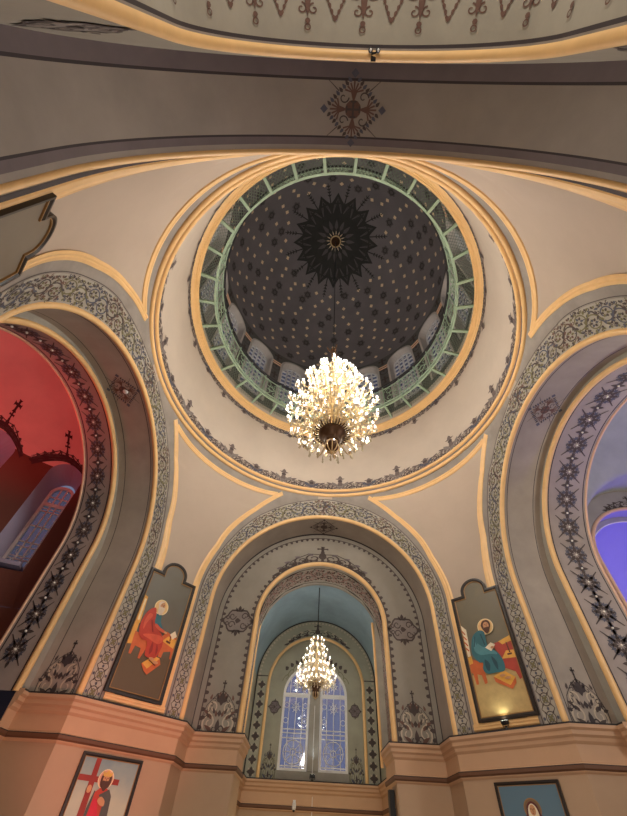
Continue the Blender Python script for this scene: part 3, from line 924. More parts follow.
def window_grille(mb, hw, zs, z0, y, m, wheel=False, t=.022, nh=9, nv=2):
    # bars in a local frame: x across, z up, y depth
    for i in range(nh):
        z = z0 + (zs + hw * .55 - z0) * (i + .5) / nh
        w = hw if z < zs else sqrt(max(0, hw * hw - (z - zs) ** 2))
        mb.box((0, y, z), (w, t * .5, t), m)
    for i in range(nv):
        x = -hw + 2 * hw * (i + 1) / (nv + 1)
        top = zs + sqrt(max(0, hw * hw - x * x))
        mb.box((x, y, (z0 + top) / 2), (t, t * .5, (top - z0) / 2), m)
def make_drum_window():
    root = bpy.data.objects.new('window_1', None); SC.collection.objects.link(root)
    root['kind'] = 'structure'; root['_base'] = [0, 0, 0]
    hw, z0, zs = HW * .93, ZL + .05, ZS - .02
    fr_ = MB(); ol = arch_outline(hw, zs, z0); il = arch_outline(hw - .07, zs, z0 + .08)
    fr_.grid([[(p[0], .04, p[1]) for p in ol], [(p[0], -.05, p[1]) for p in ol], [(p[0], -.05, p[1]) for p in il], [(p[0], .04, p[1]) for p in il]], M_WHITE, close_v=True, smooth=False)
    fr_.build('window_frame', root)
    g = MB(); window_grille(g, hw - .07, zs, z0 + .08, -.02, M_WHITE, nh=11, nv=3, t=.042)
    for sx in (-1, 1):
        for zc in (z0 + .6, z0 + 1.5):
            g.tube([(sx * .22 + .16 * cos(t * pi / 6), -.03, zc + .16 * sin(t * pi / 6)) for t in range(12)], .016, M_WHITE, 5, closed=True)
    g.tube([(.3 * cos(pi * t / 10), -.03, zs + .3 * sin(pi * t / 10)) for t in range(11)], .018, M_WHITE, 5)
    g.build('grille', root)
    p = MB(); p.poly([(q[0], .02, q[1]) for q in il], M_GLASSD); p.build('pane', root)
    return root
w0 = make_drum_window()
def copy_tree(o, parent=None):
    c = o.copy(); SC.collection.objects.link(c)
    if parent: c.parent = parent
    for ch in list(o.children): copy_tree(ch, c)
    return c
drum_windows = []
for k in range(NW):
    o = w0 if k == 0 else copy_tree(w0)
    a0 = pi / 2 + k * 2 * pi / NW
    o.name = 'window_%d' % (k + 1)
    o.location = ((RG - .02) * cos(a0), (RG - .02) * sin(a0), ZO)
    o.rotation_euler = (0, 0, a0 - pi / 2)
    drum_windows.append(o)

# ------------------------------------------------------------------ dome
ZDO, RDO, HDO = 18.2, 4.88, 5.5
def dome_pt(rho, ph, r=0.0):                  # rho: plan distance from the axis along the arc (0..1 of a quarter)
    t = rho * pi / 2
    rr, h = RDO - r, HDO - r
    return (rr * sin(t) * cos(ph), rr * sin(t) * sin(ph), ZDO + h * cos(t))
mb = MB()
mb.grid([[dome_pt(i / 28, 2 * pi * j / 96) for j in range(96)] for i in range(1, 29)], M_DOME, close_v=True)
mb.poly([dome_pt(1 / 28, 2 * pi * j / 96) for j in range(96)], M_DOME)
rr_ = random.Random(11)
def dome_decal(rho, ph0):
    arc = 5.2 * pi / 2
    def f(u, v, r):
        t = rho * pi / 2; pl = max(.15, RDO * sin(t))
        return dome_pt(rho + v / arc, ph0 + u / pl, r)
    return f
ringn = [(.37, 20), (.41, 20), (.46, 24), (.52, 26), (.58, 30), (.64, 32), (.70, 34), (.76, 36), (.82, 36), (.88, 38), (.94, 38)]
for i, (rho, n) in enumerate(ringn):
    for k in range(n):
        ph = 2 * pi * (k + .5 * (i % 2)) / n + .05
        o = Orn()
        if (k + i * 2) % 4 == 0:
            o.disc((0, 0), .19, M_DOMED, 0, 10)
            for q in range(6): o.disc((.17 * cos(q * 1.047), .17 * sin(q * 1.047)), .07, M_DOMED, 0, 6)
            o.ring((0, 0), .12, .04, M_DOMEB, 1, 10)
        else:
            o.poly([(.11 * (1 if q % 2 == 0 else .72) * cos(q * pi / 4), .11 * (1 if q % 2 == 0 else .72) * sin(q * pi / 4)) for q in range(8)], M_STARG)
        o.emit(mb, dome_decal(rho, ph), .012, .006)
# sixteen-pointed star round the chandelier hook
def star_map(x, y, r): 
    rad = hypot(x, y) * 1.13; return dome_pt(rad / (5.2 * pi / 2), atan2(y, x), r)
o = Orn(); N = 16
for k in range(N):
    a = 2 * pi * k / N
    da = pi / N
    for i in range(6):
        r0, r1 = .25 + i * .25, .25 + (i + 1) * .25
        o.poly([(r0 * cos(a - da), r0 * sin(a - da)), (r1 * cos(a - da), r1 * sin(a - da)), (r1 * cos(a), r1 * sin(a)), (r0 * cos(a), r0 * sin(a))], M_DOMEB)
        o.poly([(r0 * cos(a), r0 * sin(a)), (r1 * cos(a), r1 * sin(a)), (r1 * cos(a + da), r1 * sin(a + da)), (r0 * cos(a + da), r0 * sin(a + da))], M_DOMEB)
    o.poly([(1.74 * cos(a - da), 1.74 * sin(a - da)), (1.9 * cos(a - da * .55), 1.9 * sin(a - da * .55)), (2.25 * cos(a), 2.25 * sin(a)), (1.9 * cos(a + da * .55), 1.9 * sin(a + da * .55)), (1.74 * cos(a + da), 1.74 * sin(a + da))], M_DOMEB)
    for i, w in enumerate((.5, .3)):
        o.stroke([(1.3 * cos(a - da * .8), 1.3 * sin(a - da * .8)), (1.65 * cos(a - da * w), 1.65 * sin(a - da * w)), ((1.95 + .1 * i) * cos(a), (1.95 + .1 * i) * sin(a)), (1.65 * cos(a + da * w), 1.65 * sin(a + da * w)), (1.3 * cos(a + da * .8), 1.3 * sin(a + da * .8))], .035, .035, M_DOMED, 1)
    b = a + da
    o.stroke([(1.7 * cos(b), 1.7 * sin(b)), (2.2 * cos(b), 2.2 * sin(b)), (2.75 * cos(b), 2.75 * sin(b))], .06, .03, M_DOMEB)
    for q in (2.1, 2.25, 2.4, 2.55):
        for d in (-1, 1): o.leaf((q * cos(b), q * sin(b)), b + d * .8, .14, .06, M_DOMEB)
    o.leaf((.5 * cos(a), .5 * sin(a)), a, .5, .18, M_DOMED, 1); o.leaf((.28 * cos(a), .28 * sin(a)), a, .22, .05, M_STARG, 2)
o.emit(mb, star_map, .016, .006)
struct(mb, 'ceiling_dome')
mb = MB(); mb.lathe([(.30, 18.2 + 5.47), (.32, 23.60), (.26, 23.56), (.2, 23.57), (.16, 23.5), (.08, 23.48), (.001, 23.42)], M_BRONZE, 24)
mb.lathe(torus_prof(.27, 23.57, .035), M_BRASS, 24)
struct(mb, 'trim_dome_boss')

# ------------------------------------------------------------------ gallery inside the drum
gal = thing('gallery_walkway', 'pale green mesh-floored ring gallery with scroll railing inside the dome drum', 'balcony', (0, 0, 13.2))
RI, RO, ZG = 4.17, 4.86, 13.2
NB = 33
mb = MB()
nwire = 264
for d in (-1, 1):
    for k in range(nwire):
        a0 = 2 * pi * k / nwire; pts = []
        for i in range(5):
            t = i / 4; a = a0 + d * t * 6.5 * 2 * pi / nwire; r = RI + (RO - RI) * t
            pts.append((r, a))
        for (r0, x0), (r1, x1) in zip(pts, pts[1:]):
            w = .008
            mb.poly([((r0) * cos(x0 - w / r0), r0 * sin(x0 - w / r0), ZG), (r1 * cos(x1 - w / r1), r1 * sin(x1 - w / r1), ZG), (r1 * cos(x1 + w / r1), r1 * sin(x1 + w / r1), ZG), (r0 * cos(x0 + w / r0), r0 * sin(x0 + w / r0), ZG)], M_WIRE)
part(mb, 'mesh_floor', gal, 'dark green diamond wire mesh floor')
for k in range(NB):
    a = radians(-96.8) + k * 2 * pi / NB
    m1 = MB(); c = Vector((cos(a), sin(a), 0))
    m1.box(((RI + RO) / 2 * c.x, (RI + RO) / 2 * c.y, ZG - .06), ((RO - RI) / 2, .042, .05), M_GREEN, Matrix.Rotation(a, 3, 'Z'))
    part(m1, 'beam', gal)
mb = MB(); mb.lathe([(RI + .04, ZG - .05), (RI - .02, ZG - .05), (RI - .02, ZG + .05), (RI + .04, ZG + .05), (RI + .04, ZG - .05)], M_GREEN, 96, smooth=False)
part(mb, 'fascia', gal)
mb = MB(); mb.lathe(torus_prof(RI, ZG + 1.35, .06), M_IRON, 96)
part(mb, 'handrail', gal, 'black handrail')
mb = MB(); mb.lathe(torus_prof(RI, ZG + .16, .025), M_GREEN, 96); mb.lathe(torus_prof(RI, ZG + 1.15, .02), M_GREEN, 96)
part(mb, 'rail_band', gal)
for k in range(NB):
    a = radians(-96.8) + k * 2 * pi / NB
    m1 = MB(); m1.tube([(RI * cos(a), RI * sin(a), ZG), (RI * cos(a), RI * sin(a), ZG + 1.33)], .028, M_GREEN, 6)
    pst = part(m1, 'post', gal)
for k in range(NB):
    a = radians(-96.8) + k * 2 * pi / NB; da = 2 * pi / NB; m1 = MB()
    def rp(u, z): return (RI * cos(a + da * u), RI * sin(a + da * u), ZG + z)
    for x, z, d in ((.28, .42, 1), (.72, .42, -1), (.28, .88, -1), (.72, .88, 1)):
        m1.tube([rp(x + (.22 - .16 * i / 14) * cos(d * (i * .55)), z + (.23 - .17 * i / 14) * sin(d * (i * .55))) for i in range(15)], .014, M_GREEN, 5)
    m1.tube([rp(.5 + .16 * cos(i * pi / 6), .65 + .13 * sin(i * pi / 6)) for i in range(12)], .014, M_GREEN, 5, closed=True)
    part(m1, 'scroll_panel', gal)
# ------------------------------------------------------------------ far apse: blue vault, end wall, tall window
RB, HB, YB = 2.38, 4.86, 11.0
mb = MB()
pa = [(RB * cos(pi * i / 48), HB + RB * sin(pi * i / 48)) for i in range(49)]
mb.grid([[(u, D3 + (YB - D3) * k / 6, z) for u, z in pa] for k in range(7)], M_BLUE)
struct(mb, 'ceiling_apse')
mb = MB()
for sx in (-1, 1):
    mb.poly([(sx * RB, D3, 1.5), (sx * RB, YB, 1.5), (sx * RB, YB, HB), (sx * RB, D3, HB)], M_APSE)
    mb.poly([(sx * RB, D3, -ZO), (sx * RB, YB, -ZO), (sx * RB, YB, 1.5), (sx * RB, D3, 1.5)], M_LOW)
    mb.poly([(sx * 1.98, D3, -ZO), (sx * RB, D3, -ZO), (sx * RB, D3, ZB), (sx * 1.98, D3, ZB)], M_LOW)
annulus(mb, 'far', D3, R3B, H3B, RB, HB, ZB - .3, M_APSE, k=2)
struct(mb, 'wall_apse_side')
RN, HN, YN, ZA = 1.86, 4.61, 11.28, 1.68
mb = MB()
annulus(mb, 'far', YB, RB, HB, RN, HN, ZA, M_APSE, k=4)
mb.grid([[(u, y, z) for u, z in arch_path(RN, HN, ZA)] for y in (YB, YN)], M_APSE)
mb.tube([(u, YB - .01, z) for u, z in arch_path(RN + .02, HN, ZA)], .062, M_GOLD, 8)
mb.tube([(u, YB - .01, z) for u, z in arch_path(RB - .02, HB, ZA)], .025, M_LEDGE, 6)
for k in range(70):                           # little white beads and dark scallops round the arch
    s = -(HB - 3.2) + (pi * RB + 2 * (HB - 3.2)) * (k + .5) / 70
    if 0 < s < pi * RB or True:
        o = Orn(); o.disc((0, 0), .045, M_CREAM, 0, 6)
        def fm(u, v, r):
            uu, zz = arch_uz(s + u, -.12 + v, RB, HB); return (uu, YB - r, zz)
        if -.2 < s < pi * RB + .2: o.emit(mb, fm, .006)
oc = o_crown(M_INK, M_CREAM)
def cm(u, v, r):
    uu, zz = arch_uz(pi * RN / 2 - u * 1.3, .1 + v * .75, RN, HN); return (uu, YB - r, zz)
oc.emit(mb, cm, .006, .003)
for sg in (-1, 1):                            # columns of four-petalled flowers beside the niche
    for k in range(9):
        z = ZA + .18 + k * .34
        o = Orn()
        for q in range(4): o.leaf((0, 0), q * pi / 2, .15, .13, M_INK, 1); o.leaf((0, 0), q * pi / 2 + pi / 4, .17, .05, M_CREAM)
        o.emit(mb, lambda u, v, r: (sg * 2.13 + u, YB - r, z + v), .006)
    mb.poly([(sg * 1.9, YB - .004, ZA + 3.2), (sg * 2.36, YB - .004, ZA + 3.2), (sg * 2.36, YB - .004, ZA + 3.24), (sg * 1.9, YB - .004, ZA + 3.24)], M_INK)
WW, WZ0, WZS, WB = 1.26, 1.98, 4.38, 1.12
def big_outline(w, z0, zs, b, n=24):
    pts = [(-w, z0), (-w * .5, z0), (0, z0), (w * .5, z0), (w, z0), (w, z0 + (zs - z0) * .5)]
    pts += [(w * cos(pi * i / n), zs + b * sin(pi * i / n)) for i in range(n + 1)]
    return pts + [(-w, z0 + (zs - z0) * .5)]
ol = big_outline(WW, WZ0, WZS, WB)
hole_fill(mb, ol, (-RN - .1, RN + .1, ZA - .2, HN + RN + .1), (0, 3.9), lambda u, z: (u, YN, z), M_APSE)
mb.grid([[(p[0], YN, p[1]) for p in ol], [(p[0], YN + .22, p[1]) for p in ol]], M_WHITE, close_v=True, smooth=False)
mb.poly([(-WW, YN - .02, ZA), (WW, YN - .02, ZA), (WW, YN - .02, WZ0), (-WW, YN - .02, WZ0)], M_STEP)
for sg in (-1, 1):
    oc = o_cartouche(M_INK, M_PURP); oc.emit(mb, lambda u, v, r: (sg * 1.56 + u * .42, YN - r, 3.9 + v * .62), .006)
    ob = o_base(M_INK, M_OLIVE, M_SLATE, True); ob.emit(mb, lambda u, v, r: (sg * 1.56 + u * .36, YN - r, ZA + .05 + v * .62), .006)
    o = Orn()
    for k in range(5): o.spiral((.25 + k * .2, .1 - .08 * k), .14, .03, 0, 5, .03, .02, M_OLIVE); o.leaf((.2 + k * .2, .05), pi / 3, .25, .12, M_INK)
    o.emit(mb, lambda u, v, r: (sg * (.15 + u), YN - r, WZS + WB + .05 + v - .35 * u * u), .006)
struct(mb, 'wall_apse_end')
# cornice and lower wall of the apse
mb = MB(); sweep(mb, [(RB, D3), (RB, YB), (-RB, YB), (-RB, D3)], [(o, z - .36, m) for o, z, m in CPROF])
struct(mb, 'trim_cornice_apse')
mb = MB(); mb.poly([(-RB, YB + .005, -ZO), (RB, YB + .005, -ZO), (RB, YB + .005, ZA), (-RB, YB + .005, ZA)], M_LOW)
mb.box((0, YB - .02, .95), (RB, .02, .03), M_CORN)
struct(mb, 'wall_apse_lower')
# the window itself: two lights either side of a wide mullion
win = bpy.data.objects.new('window_17', None); SC.collection.objects.link(win); win['kind'] = 'structure'; win['_base'] = [0, 0, 0]; win.location = (0, 0, ZO)
YG = YN + .10
mbm = MB(); mbm.box((0, YN + .08, (WZ0 + WZS + WB) / 2), (.20, .10, (WZS + WB - WZ0) / 2 - .01), M_STEP); mbm.build('mullion', win)
def light_outline(sg, g):
    x0 = .21 + g; xs = []
    w = WW - g
    pts = [(sg * x0, WZ0 + g), (sg * w, WZ0 + g)]
    for i in range(19):
        t = i / 18 * (pi / 2)
        x = w * cos(t); z = WZS + (WB - g) * sin(t)
        if x < x0: x = x0
        pts.append((sg * x, z))
        if x == x0: break
    return pts
for sg in (-1, 1):
    f = MB(); a = light_outline(sg, 0.0); b = light_outline(sg, .085)
    n = min(len(a), len(b)); a, b = a[:n - 1] + [a[-1]], b[:n - 1] + [b[-1]]
    f.grid([[(p[0], YG + .05, p[1]) for p in a], [(p[0], YG - .06, p[1]) for p in a], [(p[0], YG - .06, p[1]) for p in b], [(p[0], YG + .05, p[1]) for p in b]], M_WHITE, close_v=True, smooth=False)
    f.build('window_frame', win)
    p = MB(); p.poly([(q[0], YG + .02, q[1]) for q in b], M_GLASS); p.build('pane', win)
    g = MB(); y = YG - .03; cx = sg * .735; hw = .44; t = .016
    for z in (2.12, 2.95, 3.1, 3.22, 4.30, 4.42): g.box((cx, y, z), (hw, t * .6, t), M_WHITE)
    g.box((cx, y, 4.36), (hw, .03, .05), M_WHITE)
    for dx in (-.26, 0, .26): g.box((cx + dx, y, 3.55), (t * .8, t * .5, 1.5 if dx else 1.55), M_WHITE)
    for q in range(12): pass
    for rad in (.36, .1): g.tube([(cx + rad * cos(i * pi / 12), y, 2.53 + rad * sin(i * pi / 12)) for i in range(24)], .018, M_WHITE, 6, closed=True)
    for q in range(8):
        an = q * pi / 4; g.tube([(cx + .1 * cos(an), y, 2.53 + .1 * sin(an)), (cx + .36 * cos(an), y, 2.53 + .36 * sin(an))], .012, M_WHITE, 5)
    for zc, rad in ((3.95, .2), (4.72, .18)):
        for q in range(8):
            an = q * pi / 4 + .2; g.tube([(cx, y, zc), (cx + rad * cos(an), y, zc + rad * sin(an))], .011, M_WHITE, 5)
        g.tube([(cx + rad * .6 * cos(i * pi / 8), y, zc + rad * .6 * sin(i * pi / 8)) for i in range(16)], .012, M_WHITE, 5, closed=True)
    for dx in (-.36, .36):
        for zc in (3.5, 4.0): g.tube([(cx + dx + .09 * cos(i * pi / 6), y, zc + .09 * sin(i * pi / 6)) for i in range(12)], .012, M_WHITE, 5, closed=True)
    g.build('grille', win)

# ------------------------------------------------------------------ left arm: exedra lit red
XE, RE, ZE = -6.95, 3.3, 8.6
mb = MB()
def ex(ph, z, r=0.0): return (XE + (RE - r) * cos(ph), (RE - r) * sin(ph), z)
vb = o_vine(M_INK, M_MAROON, M_INK)
WIN_A = [112.5, 147.5, 180.0, 212.5, 247.5]; SEC = [(90, 131), (131, 164), (164, 196), (196, 229), (229, 270)]
eol = arch_outline(.50, 7.95, 4.72); ZR0, ZR1 = 3.8, 8.55
for ca, (a0, a1) in zip(WIN_A, SEC):
    fm = lambda u, z: ex(radians(ca) + u / RE, z)
    hole_fill(mb, eol, (radians(a0 - ca) * RE, radians(a1 - ca) * RE, ZR0, ZR1), (0, 6.3), fm, M_DADO, 8)
    c, s = cos(radians(ca)), sin(radians(ca))
    def rv(u, z, t):
        k = 1 - .36 * t; uu = u * k; d = sqrt(max(0, RE * RE - u * u)) + .75 * t
        zz = z + (0.25 * t if z < 4.8 else -.3 * t)
        return (XE + d * c - uu * s, d * s + uu * c, zz)
    mb.grid([[rv(p[0], p[1], t) for p in eol] for t in (0, .5, 1)], M_WHITEP, close_v=True, smooth=False)
    # sill
    o = o_crown(M_MAROON, M_INK); o.stroke([(-1.0 + q * .1, .16 - .10 * abs(q * .1 - 1)) for q in range(21)], .22, .22, M_MAROON)
    def tm(u, v, r):
        ph = radians(ca + 3.5 * (180 - ca) / 65) + u * .8 / RE + radians(8 * (180 - ca) / 65) * v; z = 8.42 - .45 * u * u + v * 1.15
        if z <= ZE: return ex(ph, z, r)
        e = (z - ZE) / RE
        return (XE + (RE - r) * cos(e) * cos(ph), (RE - r) * cos(e) * sin(ph), ZE + (RE - r) * sin(e))
    o.emit(mb, tm, .012, .004)
    vb.emit(mb, lambda u, v, r: tm((u - .5) * 1.7, v * .24 + .02, r), .018, .003)
    o = Orn(); o.stroke([(0, .48), (0, .6), (0, .72)], .05, .04, M_MAROON); o.cross((0, .84), .40, .08, M_MAROON, 0, 2.0); o.emit(mb, tm, .014)
ra = [radians(90 + 180 * i / 36) for i in range(37)]
for k in ():                                  # dark scrollwork along the foot of the half dome
    vb.emit(mb, lambda u, v, r: ex(radians(90) + (k + u) * pi / 16, 7.12 + v * .6, r), .012, .003)
mb.grid([[ex(p, z) for p in ra] for z in (2.0, 3.8)], M_REDB)
mb.grid([[ex(p, z) for p in ra] for z in (-ZO, 2.0)], M_NAVY)
mb.grid([[ex(p, z) for p in ra] for z in (8.55, 8.6)], M_RED)
struct(mb, 'wall_left_exedra')
mb = MB()
mb.grid([[(XE + RE * cos(e) * cos(p), RE * cos(e) * sin(p), ZE + RE * sin(e)) for p in ra] for e in [radians(90 * i / 18) for i in range(19)]], M_RED)
struct(mb, 'ceiling_left_exedra')
mb = MB(); annulus(mb, 'left', 6.955, R2, H2, RE, ZE, ZB, M_RED, k=2)
for sg in (-1, 1): mb.poly([(-6.955, sg * R2, -ZO), (-6.955, sg * RE, -ZO), (-6.955, sg * RE, ZB), (-6.955, sg * R2, ZB)], M_NAVY)
struct(mb, 'wall_left_exedra_front')
for i, ca in enumerate(WIN_A):
    w = bpy.data.objects.new('window_%d' % (18 + i), None); SC.collection.objects.link(w); w['kind'] = 'structure'; w['_base'] = [0, 0, 0]
    w.location = (XE + (RE + .66) * cos(radians(ca)), (RE + .66) * sin(radians(ca)), ZO); w.rotation_euler = (0, 0, radians(ca) - pi / 2)
    hw, zs, z0 = .30, 7.62, 4.98
    f = MB(); a = arch_outline(hw + .05, zs, z0 - .06); b = arch_outline(hw - .04, zs, z0 + .05)
    f.grid([[(p[0], .05, p[1]) for p in a], [(p[0], -.05, p[1]) for p in a], [(p[0], -.05, p[1]) for p in b], [(p[0], .05, p[1]) for p in b]], M_WHITE, close_v=True, smooth=False)
    f.box((0, -.02, 7.2), (hw - .04, .04, .06), M_WHITE); f.build('window_frame', w)
    g = MB(); window_grille(g, hw - .05, zs, z0 + .06, -.02, M_WHITE, nh=5, nv=2, t=.022)
    for z in (5.25, 5.55): g.tube([(.16 * cos(q * pi / 6), -.03, z + .14 * sin(q * pi / 6)) for q in range(12)], .014, M_WHITE, 5, closed=True)
    for z in (5.12, 5.4, 5.7, 7.05): g.box((0, -.02, z), (hw - .05, .01, .014), M_WHITE)
    g.build('grille', w)
    p = MB(); p.poly([(q[0], .02, q[1]) for q in b], M_GLASSD); p.build('pane', w)
    s_ = MB(); s_.box((0, -.36, 4.90), (.36, .34, .05), M_WHITEP); s_.build('window_sill', w)

# ------------------------------------------------------------------ right arm: groin-vaulted bay with a violet-lit niche
X0, X1, YS, HV = 7.22, 12.2, 3.1, 6.4
XC, RC = 9.6, 2.15
def zv(x, y):
    zm = HV + sqrt(max(0, YS * YS - y * y))
    q = RC * RC - (x - XC) ** 2
    return max(zm, HV + (sqrt(q) if q > 0 else 0))
mb = MB()
nx, ny = 70, 80
mb.grid([[(X0 + (X1 - X0) * i / nx, YS * sin(pi / 2 * (j / ny * 2 - 1)), zv(X0 + (X1 - X0) * i / nx, YS * sin(pi / 2 * (j / ny * 2 - 1)))) for j in range(ny + 1)] for i in range(nx + 1)], M_VAULT)
struct(mb, 'ceiling_right_arm')
RG2, HG2, XG2 = 1.92, 5.85, 9.42
mb = MB()
pa = [(XC + u, z) for u, z in arch_path(RC, HV, -ZO)]; pb = [(XG2 + u, z) for u, z in arch_path(RG2, HG2, -ZO)]
mb.grid([[(a[0] + (b[0] - a[0]) * t, YS, a[1] + (b[1] - a[1]) * t) for a, b in zip(pa, pb)] for t in (0, .5, 1)], M_LUN, smooth=False)
for xa, xb in ((X0, XC - RC), (XC + RC, X1)):
    mb.poly([(xa, YS, -ZO), (xb, YS, -ZO), (xb, YS, HV), (xa, YS, HV)], M_LUN)
mb.grid([[(x, y, z) for x, z in pb] for y in (YS, YS + .38)], M_WHITEP)
mb.tube([(XG2 + u, YS - .01, z) for u, z in arch_path(RG2 + .03, HG2, -ZO)], .055, M_RUST, 8)
mb.tube([(x, YS - .012, z) for x, z in pa], .025, M_STEP, 6)
oc = o_crown(M_INK, M_INK)
def cm2(u, v, r):
    uu, zz = arch_uz(pi * RG2 / 2 - u * .9, .08 + v * .7, RG2, HG2); return (XG2 + uu, YS - r, zz)
oc.emit(mb, cm2, .006)
RQ = 1.80
pc = [(XG2 + u, z) for u, z in arch_path(RQ, 5.80, -ZO)]
mb.grid([[(x, YS + .38, z) for x, z in pb], [(x, YS + .38, z) for x, z in pc]], M_WHITEP, smooth=False)
mb.tube([(x, YS + .38, z) for x, z in pc], .02, M_STUD, 6)
rb = [radians(180 * i / 30) for i in range(31)]
mb.grid([[(XG2 + RQ * cos(p), YS + .38 + RQ * sin(p), z) for p in rb] for z in (-ZO, 2.0, 5.8)], M_WHITEP)
mb.grid([[(XG2 + RQ * cos(e) * cos(p), YS + .38 + RQ * cos(e) * sin(p), 5.8 + RQ * sin(e)) for p in rb] for e in [radians(90 * i / 14) for i in range(15)]], M_WHITEP)
struct(mb, 'wall_right_arm_niche')
mb = MB()
mb.poly([(X0, -YS, -ZO), (X1, -YS, -ZO), (X1, -YS, HV), (X0, -YS, HV)], M_LUN)
mb.poly([(XC + u, -YS, z) for u, z in arch_path(RC, HV, HV - .1)], M_LUN)
mb.poly([(X1, -YS, -ZO), (X1, YS, -ZO), (X1, YS, HV + .05), (X1, -YS, HV + .05)], M_LUN)
mb.poly([(X1, YS * cos(pi * i / 30), HV + YS * sin(pi * i / 30)) for i in range(31)], M_LUN)
annulus(mb, 'right', X0, R2, H2, YS, HV, -ZO, M_VAULT, k=2)
struct(mb, 'wall_right_arm')

# ------------------------------------------------------------------ nave behind the viewer
mb = MB()
for sx in (-1, 1): mb.poly([(sx * 1.98, -D3, -ZO), (sx * 1.98, -10.5, -ZO), (sx * 1.98, -10.5, ZB), (sx * 1.98, -D3, ZB)], M_LOW)
mb.poly([(u, -10.5, z) for u, z in arch_path(R3, H3, -ZO)], M_NAVE)
struct(mb, 'wall_nave')
# ------------------------------------------------------------------ painted panels and icons on the piers
def smooth_loop(pts, k=5):
    n = len(pts); out = []
    for i in range(n):
        p0, p1, p2, p3 = pts[i - 1], pts[i], pts[(i + 1) % n], pts[(i + 2) % n]
        for j in range(k):
            t = j / k
            out.append(tuple(.5 * (2 * p1[a] + (p2[a] - p0[a]) * t + (2 * p0[a] - 5 * p1[a] + 4 * p2[a] - p3[a]) * t * t + (3 * p1[a] - p0[a] - 3 * p2[a] + p3[a]) * t ** 3) for a in (0, 1)))
    return out
def inset(pts, w):
    n = len(pts); area = sum(pts[i][0] * pts[(i + 1) % n][1] - pts[(i + 1) % n][0] * pts[i][1] for i in range(n))
    sg = 1 if area > 0 else -1; out = []
    for i in range(n):
        a, b, c = pts[i - 1], pts[i], pts[(i + 1) % n]
        d1 = Vector((b[0] - a[0], b[1] - a[1])).normalized(); d2 = Vector((c[0] - b[0], c[1] - b[1])).normalized()
        n1 = Vector((-d1.y, d1.x)) * sg; n2 = Vector((-d2.y, d2.x)) * sg
        m = n1 + n2; k = 2 * w / max(.4, m.dot(m))
        out.append((b[0] + m.x * k, b[1] + m.y * k))
    return out
def panel_outline(s0, s1, z0, zs, cx, r):     # rectangle with shoulders and a round head
    pts = [(s0, z0), (s1, z0), (s1, zs)]
    pts += [(cx + r, zs), (cx + r, zs + .08)]
    pts += [(cx + r * cos(pi * i / 16), zs + .08 + r * .9 * sin(pi * i / 16)) for i in range(1, 16)]
    return pts + [(cx - r, zs + .08), (cx - r, zs), (s0, zs)]
PL = {'left_far': ((-A, R), (-R, A)), 'right_far': ((R, A), (A, R)), 'left_near': ((-A, -R), (-R, -A))}
def pier_frame(nm):
    a, b = PL[nm]; t = Vector((b[0] - a[0], b[1] - a[1], 0)).normalized(); n = Vector((-a[0] - b[0], -a[1] - b[1], 0)).normalized()
    return lambda s, z, d: tuple(Vector((a[0], a[1], 0)) + t * s + n * d + Vector((0, 0, z)))
def paint_mat(name, lo, hi, z0, z1):          # the panel's own painted ground: two colours with brush mottling
    m = bpy.data.materials.new(name); m.use_nodes = True
    nt = m.node_tree; b = nt.nodes['Principled BSDF']; b.inputs['Roughness'].default_value = .45
    tc = nt.nodes.new('ShaderNodeTexCoord'); sp = nt.nodes.new('ShaderNodeSeparateXYZ'); mr = nt.nodes.new('ShaderNodeMapRange')
    nz = nt.nodes.new('ShaderNodeTexNoise'); nz.inputs['Scale'].default_value = 2.2; nz.inputs['Detail'].default_value = 5
    ad = nt.nodes.new('ShaderNodeMath'); ad.operation = 'MULTIPLY_ADD'; ad.inputs[1].default_value = .9
    mx = nt.nodes.new('ShaderNodeMix'); mx.data_type = 'RGBA'
    nt.links.new(tc.outputs['Object'], sp.inputs[0]); nt.links.new(sp.outputs['Z'], mr.inputs[0])
    mr.inputs[1].default_value = z0; mr.inputs[2].default_value = z1; mr.inputs[3].default_value = -.45; mr.inputs[4].default_value = .55
    nt.links.new(tc.outputs['Object'], nz.inputs['Vector']); nt.links.new(nz.outputs['Fac'], ad.inputs[0]); nt.links.new(mr.outputs[0], ad.inputs[2])
    nt.links.new(ad.outputs[0], mx.inputs[0]); mx.inputs[6].default_value = rgb(*lo); mx.inputs[7].default_value = rgb(*hi)
    nt.links.new(mx.outputs[2], b.inputs['Base Color']); MATS[name] = m
    return m
def flat(name, *c): return mat(name, c, .5, mottle=.14, scale=5)
C_RED, C_RED2 = flat('red_robe', 190, 62, 42), flat('red_robe_fold', 214, 92, 62)
C_REDD = flat('red_robe_shade_fold', 150, 40, 32)
C_TEAL, C_TEAL2, C_TEALD = flat('teal_robe', 54, 112, 122), flat('teal_robe_fold', 84, 144, 152), flat('teal_robe_dark_fold', 34, 76, 88)
C_SKIN, C_HAIR, C_WHITEH = flat('icon_skin', 206, 150, 104), flat('icon_brown_hair', 84, 48, 30), flat('icon_white_beard', 224, 204, 180)
C_HALO, C_HALOR = flat('icon_halo', 236, 196, 130), flat('icon_halo_rim', 250, 226, 176)
C_OCHRE, C_ORANGE, C_BROWN = flat('icon_yellow_wood', 230, 172, 74), flat('icon_orange_wood', 206, 104, 54), flat('icon_brown_line', 96, 44, 28)
C_PAPER = flat('icon_paper', 240, 226, 196)
C_CROSS = flat('icon_cross_red', 150, 44, 32)
C_GREYR, C_CRIM, C_GOLDI = flat('icon_grey_cloak', 84, 82, 76), flat('icon_crimson', 206, 28, 56), flat('icon_gold', 222, 176, 84)
M_FRAME = mat('dark_wood_frame', (40, 31, 25), .4, mottle=.1, scale=4)
M_FRAMEG = mat('frame_gold_line', (150, 112, 62), .4, mottle=.1, scale=4)
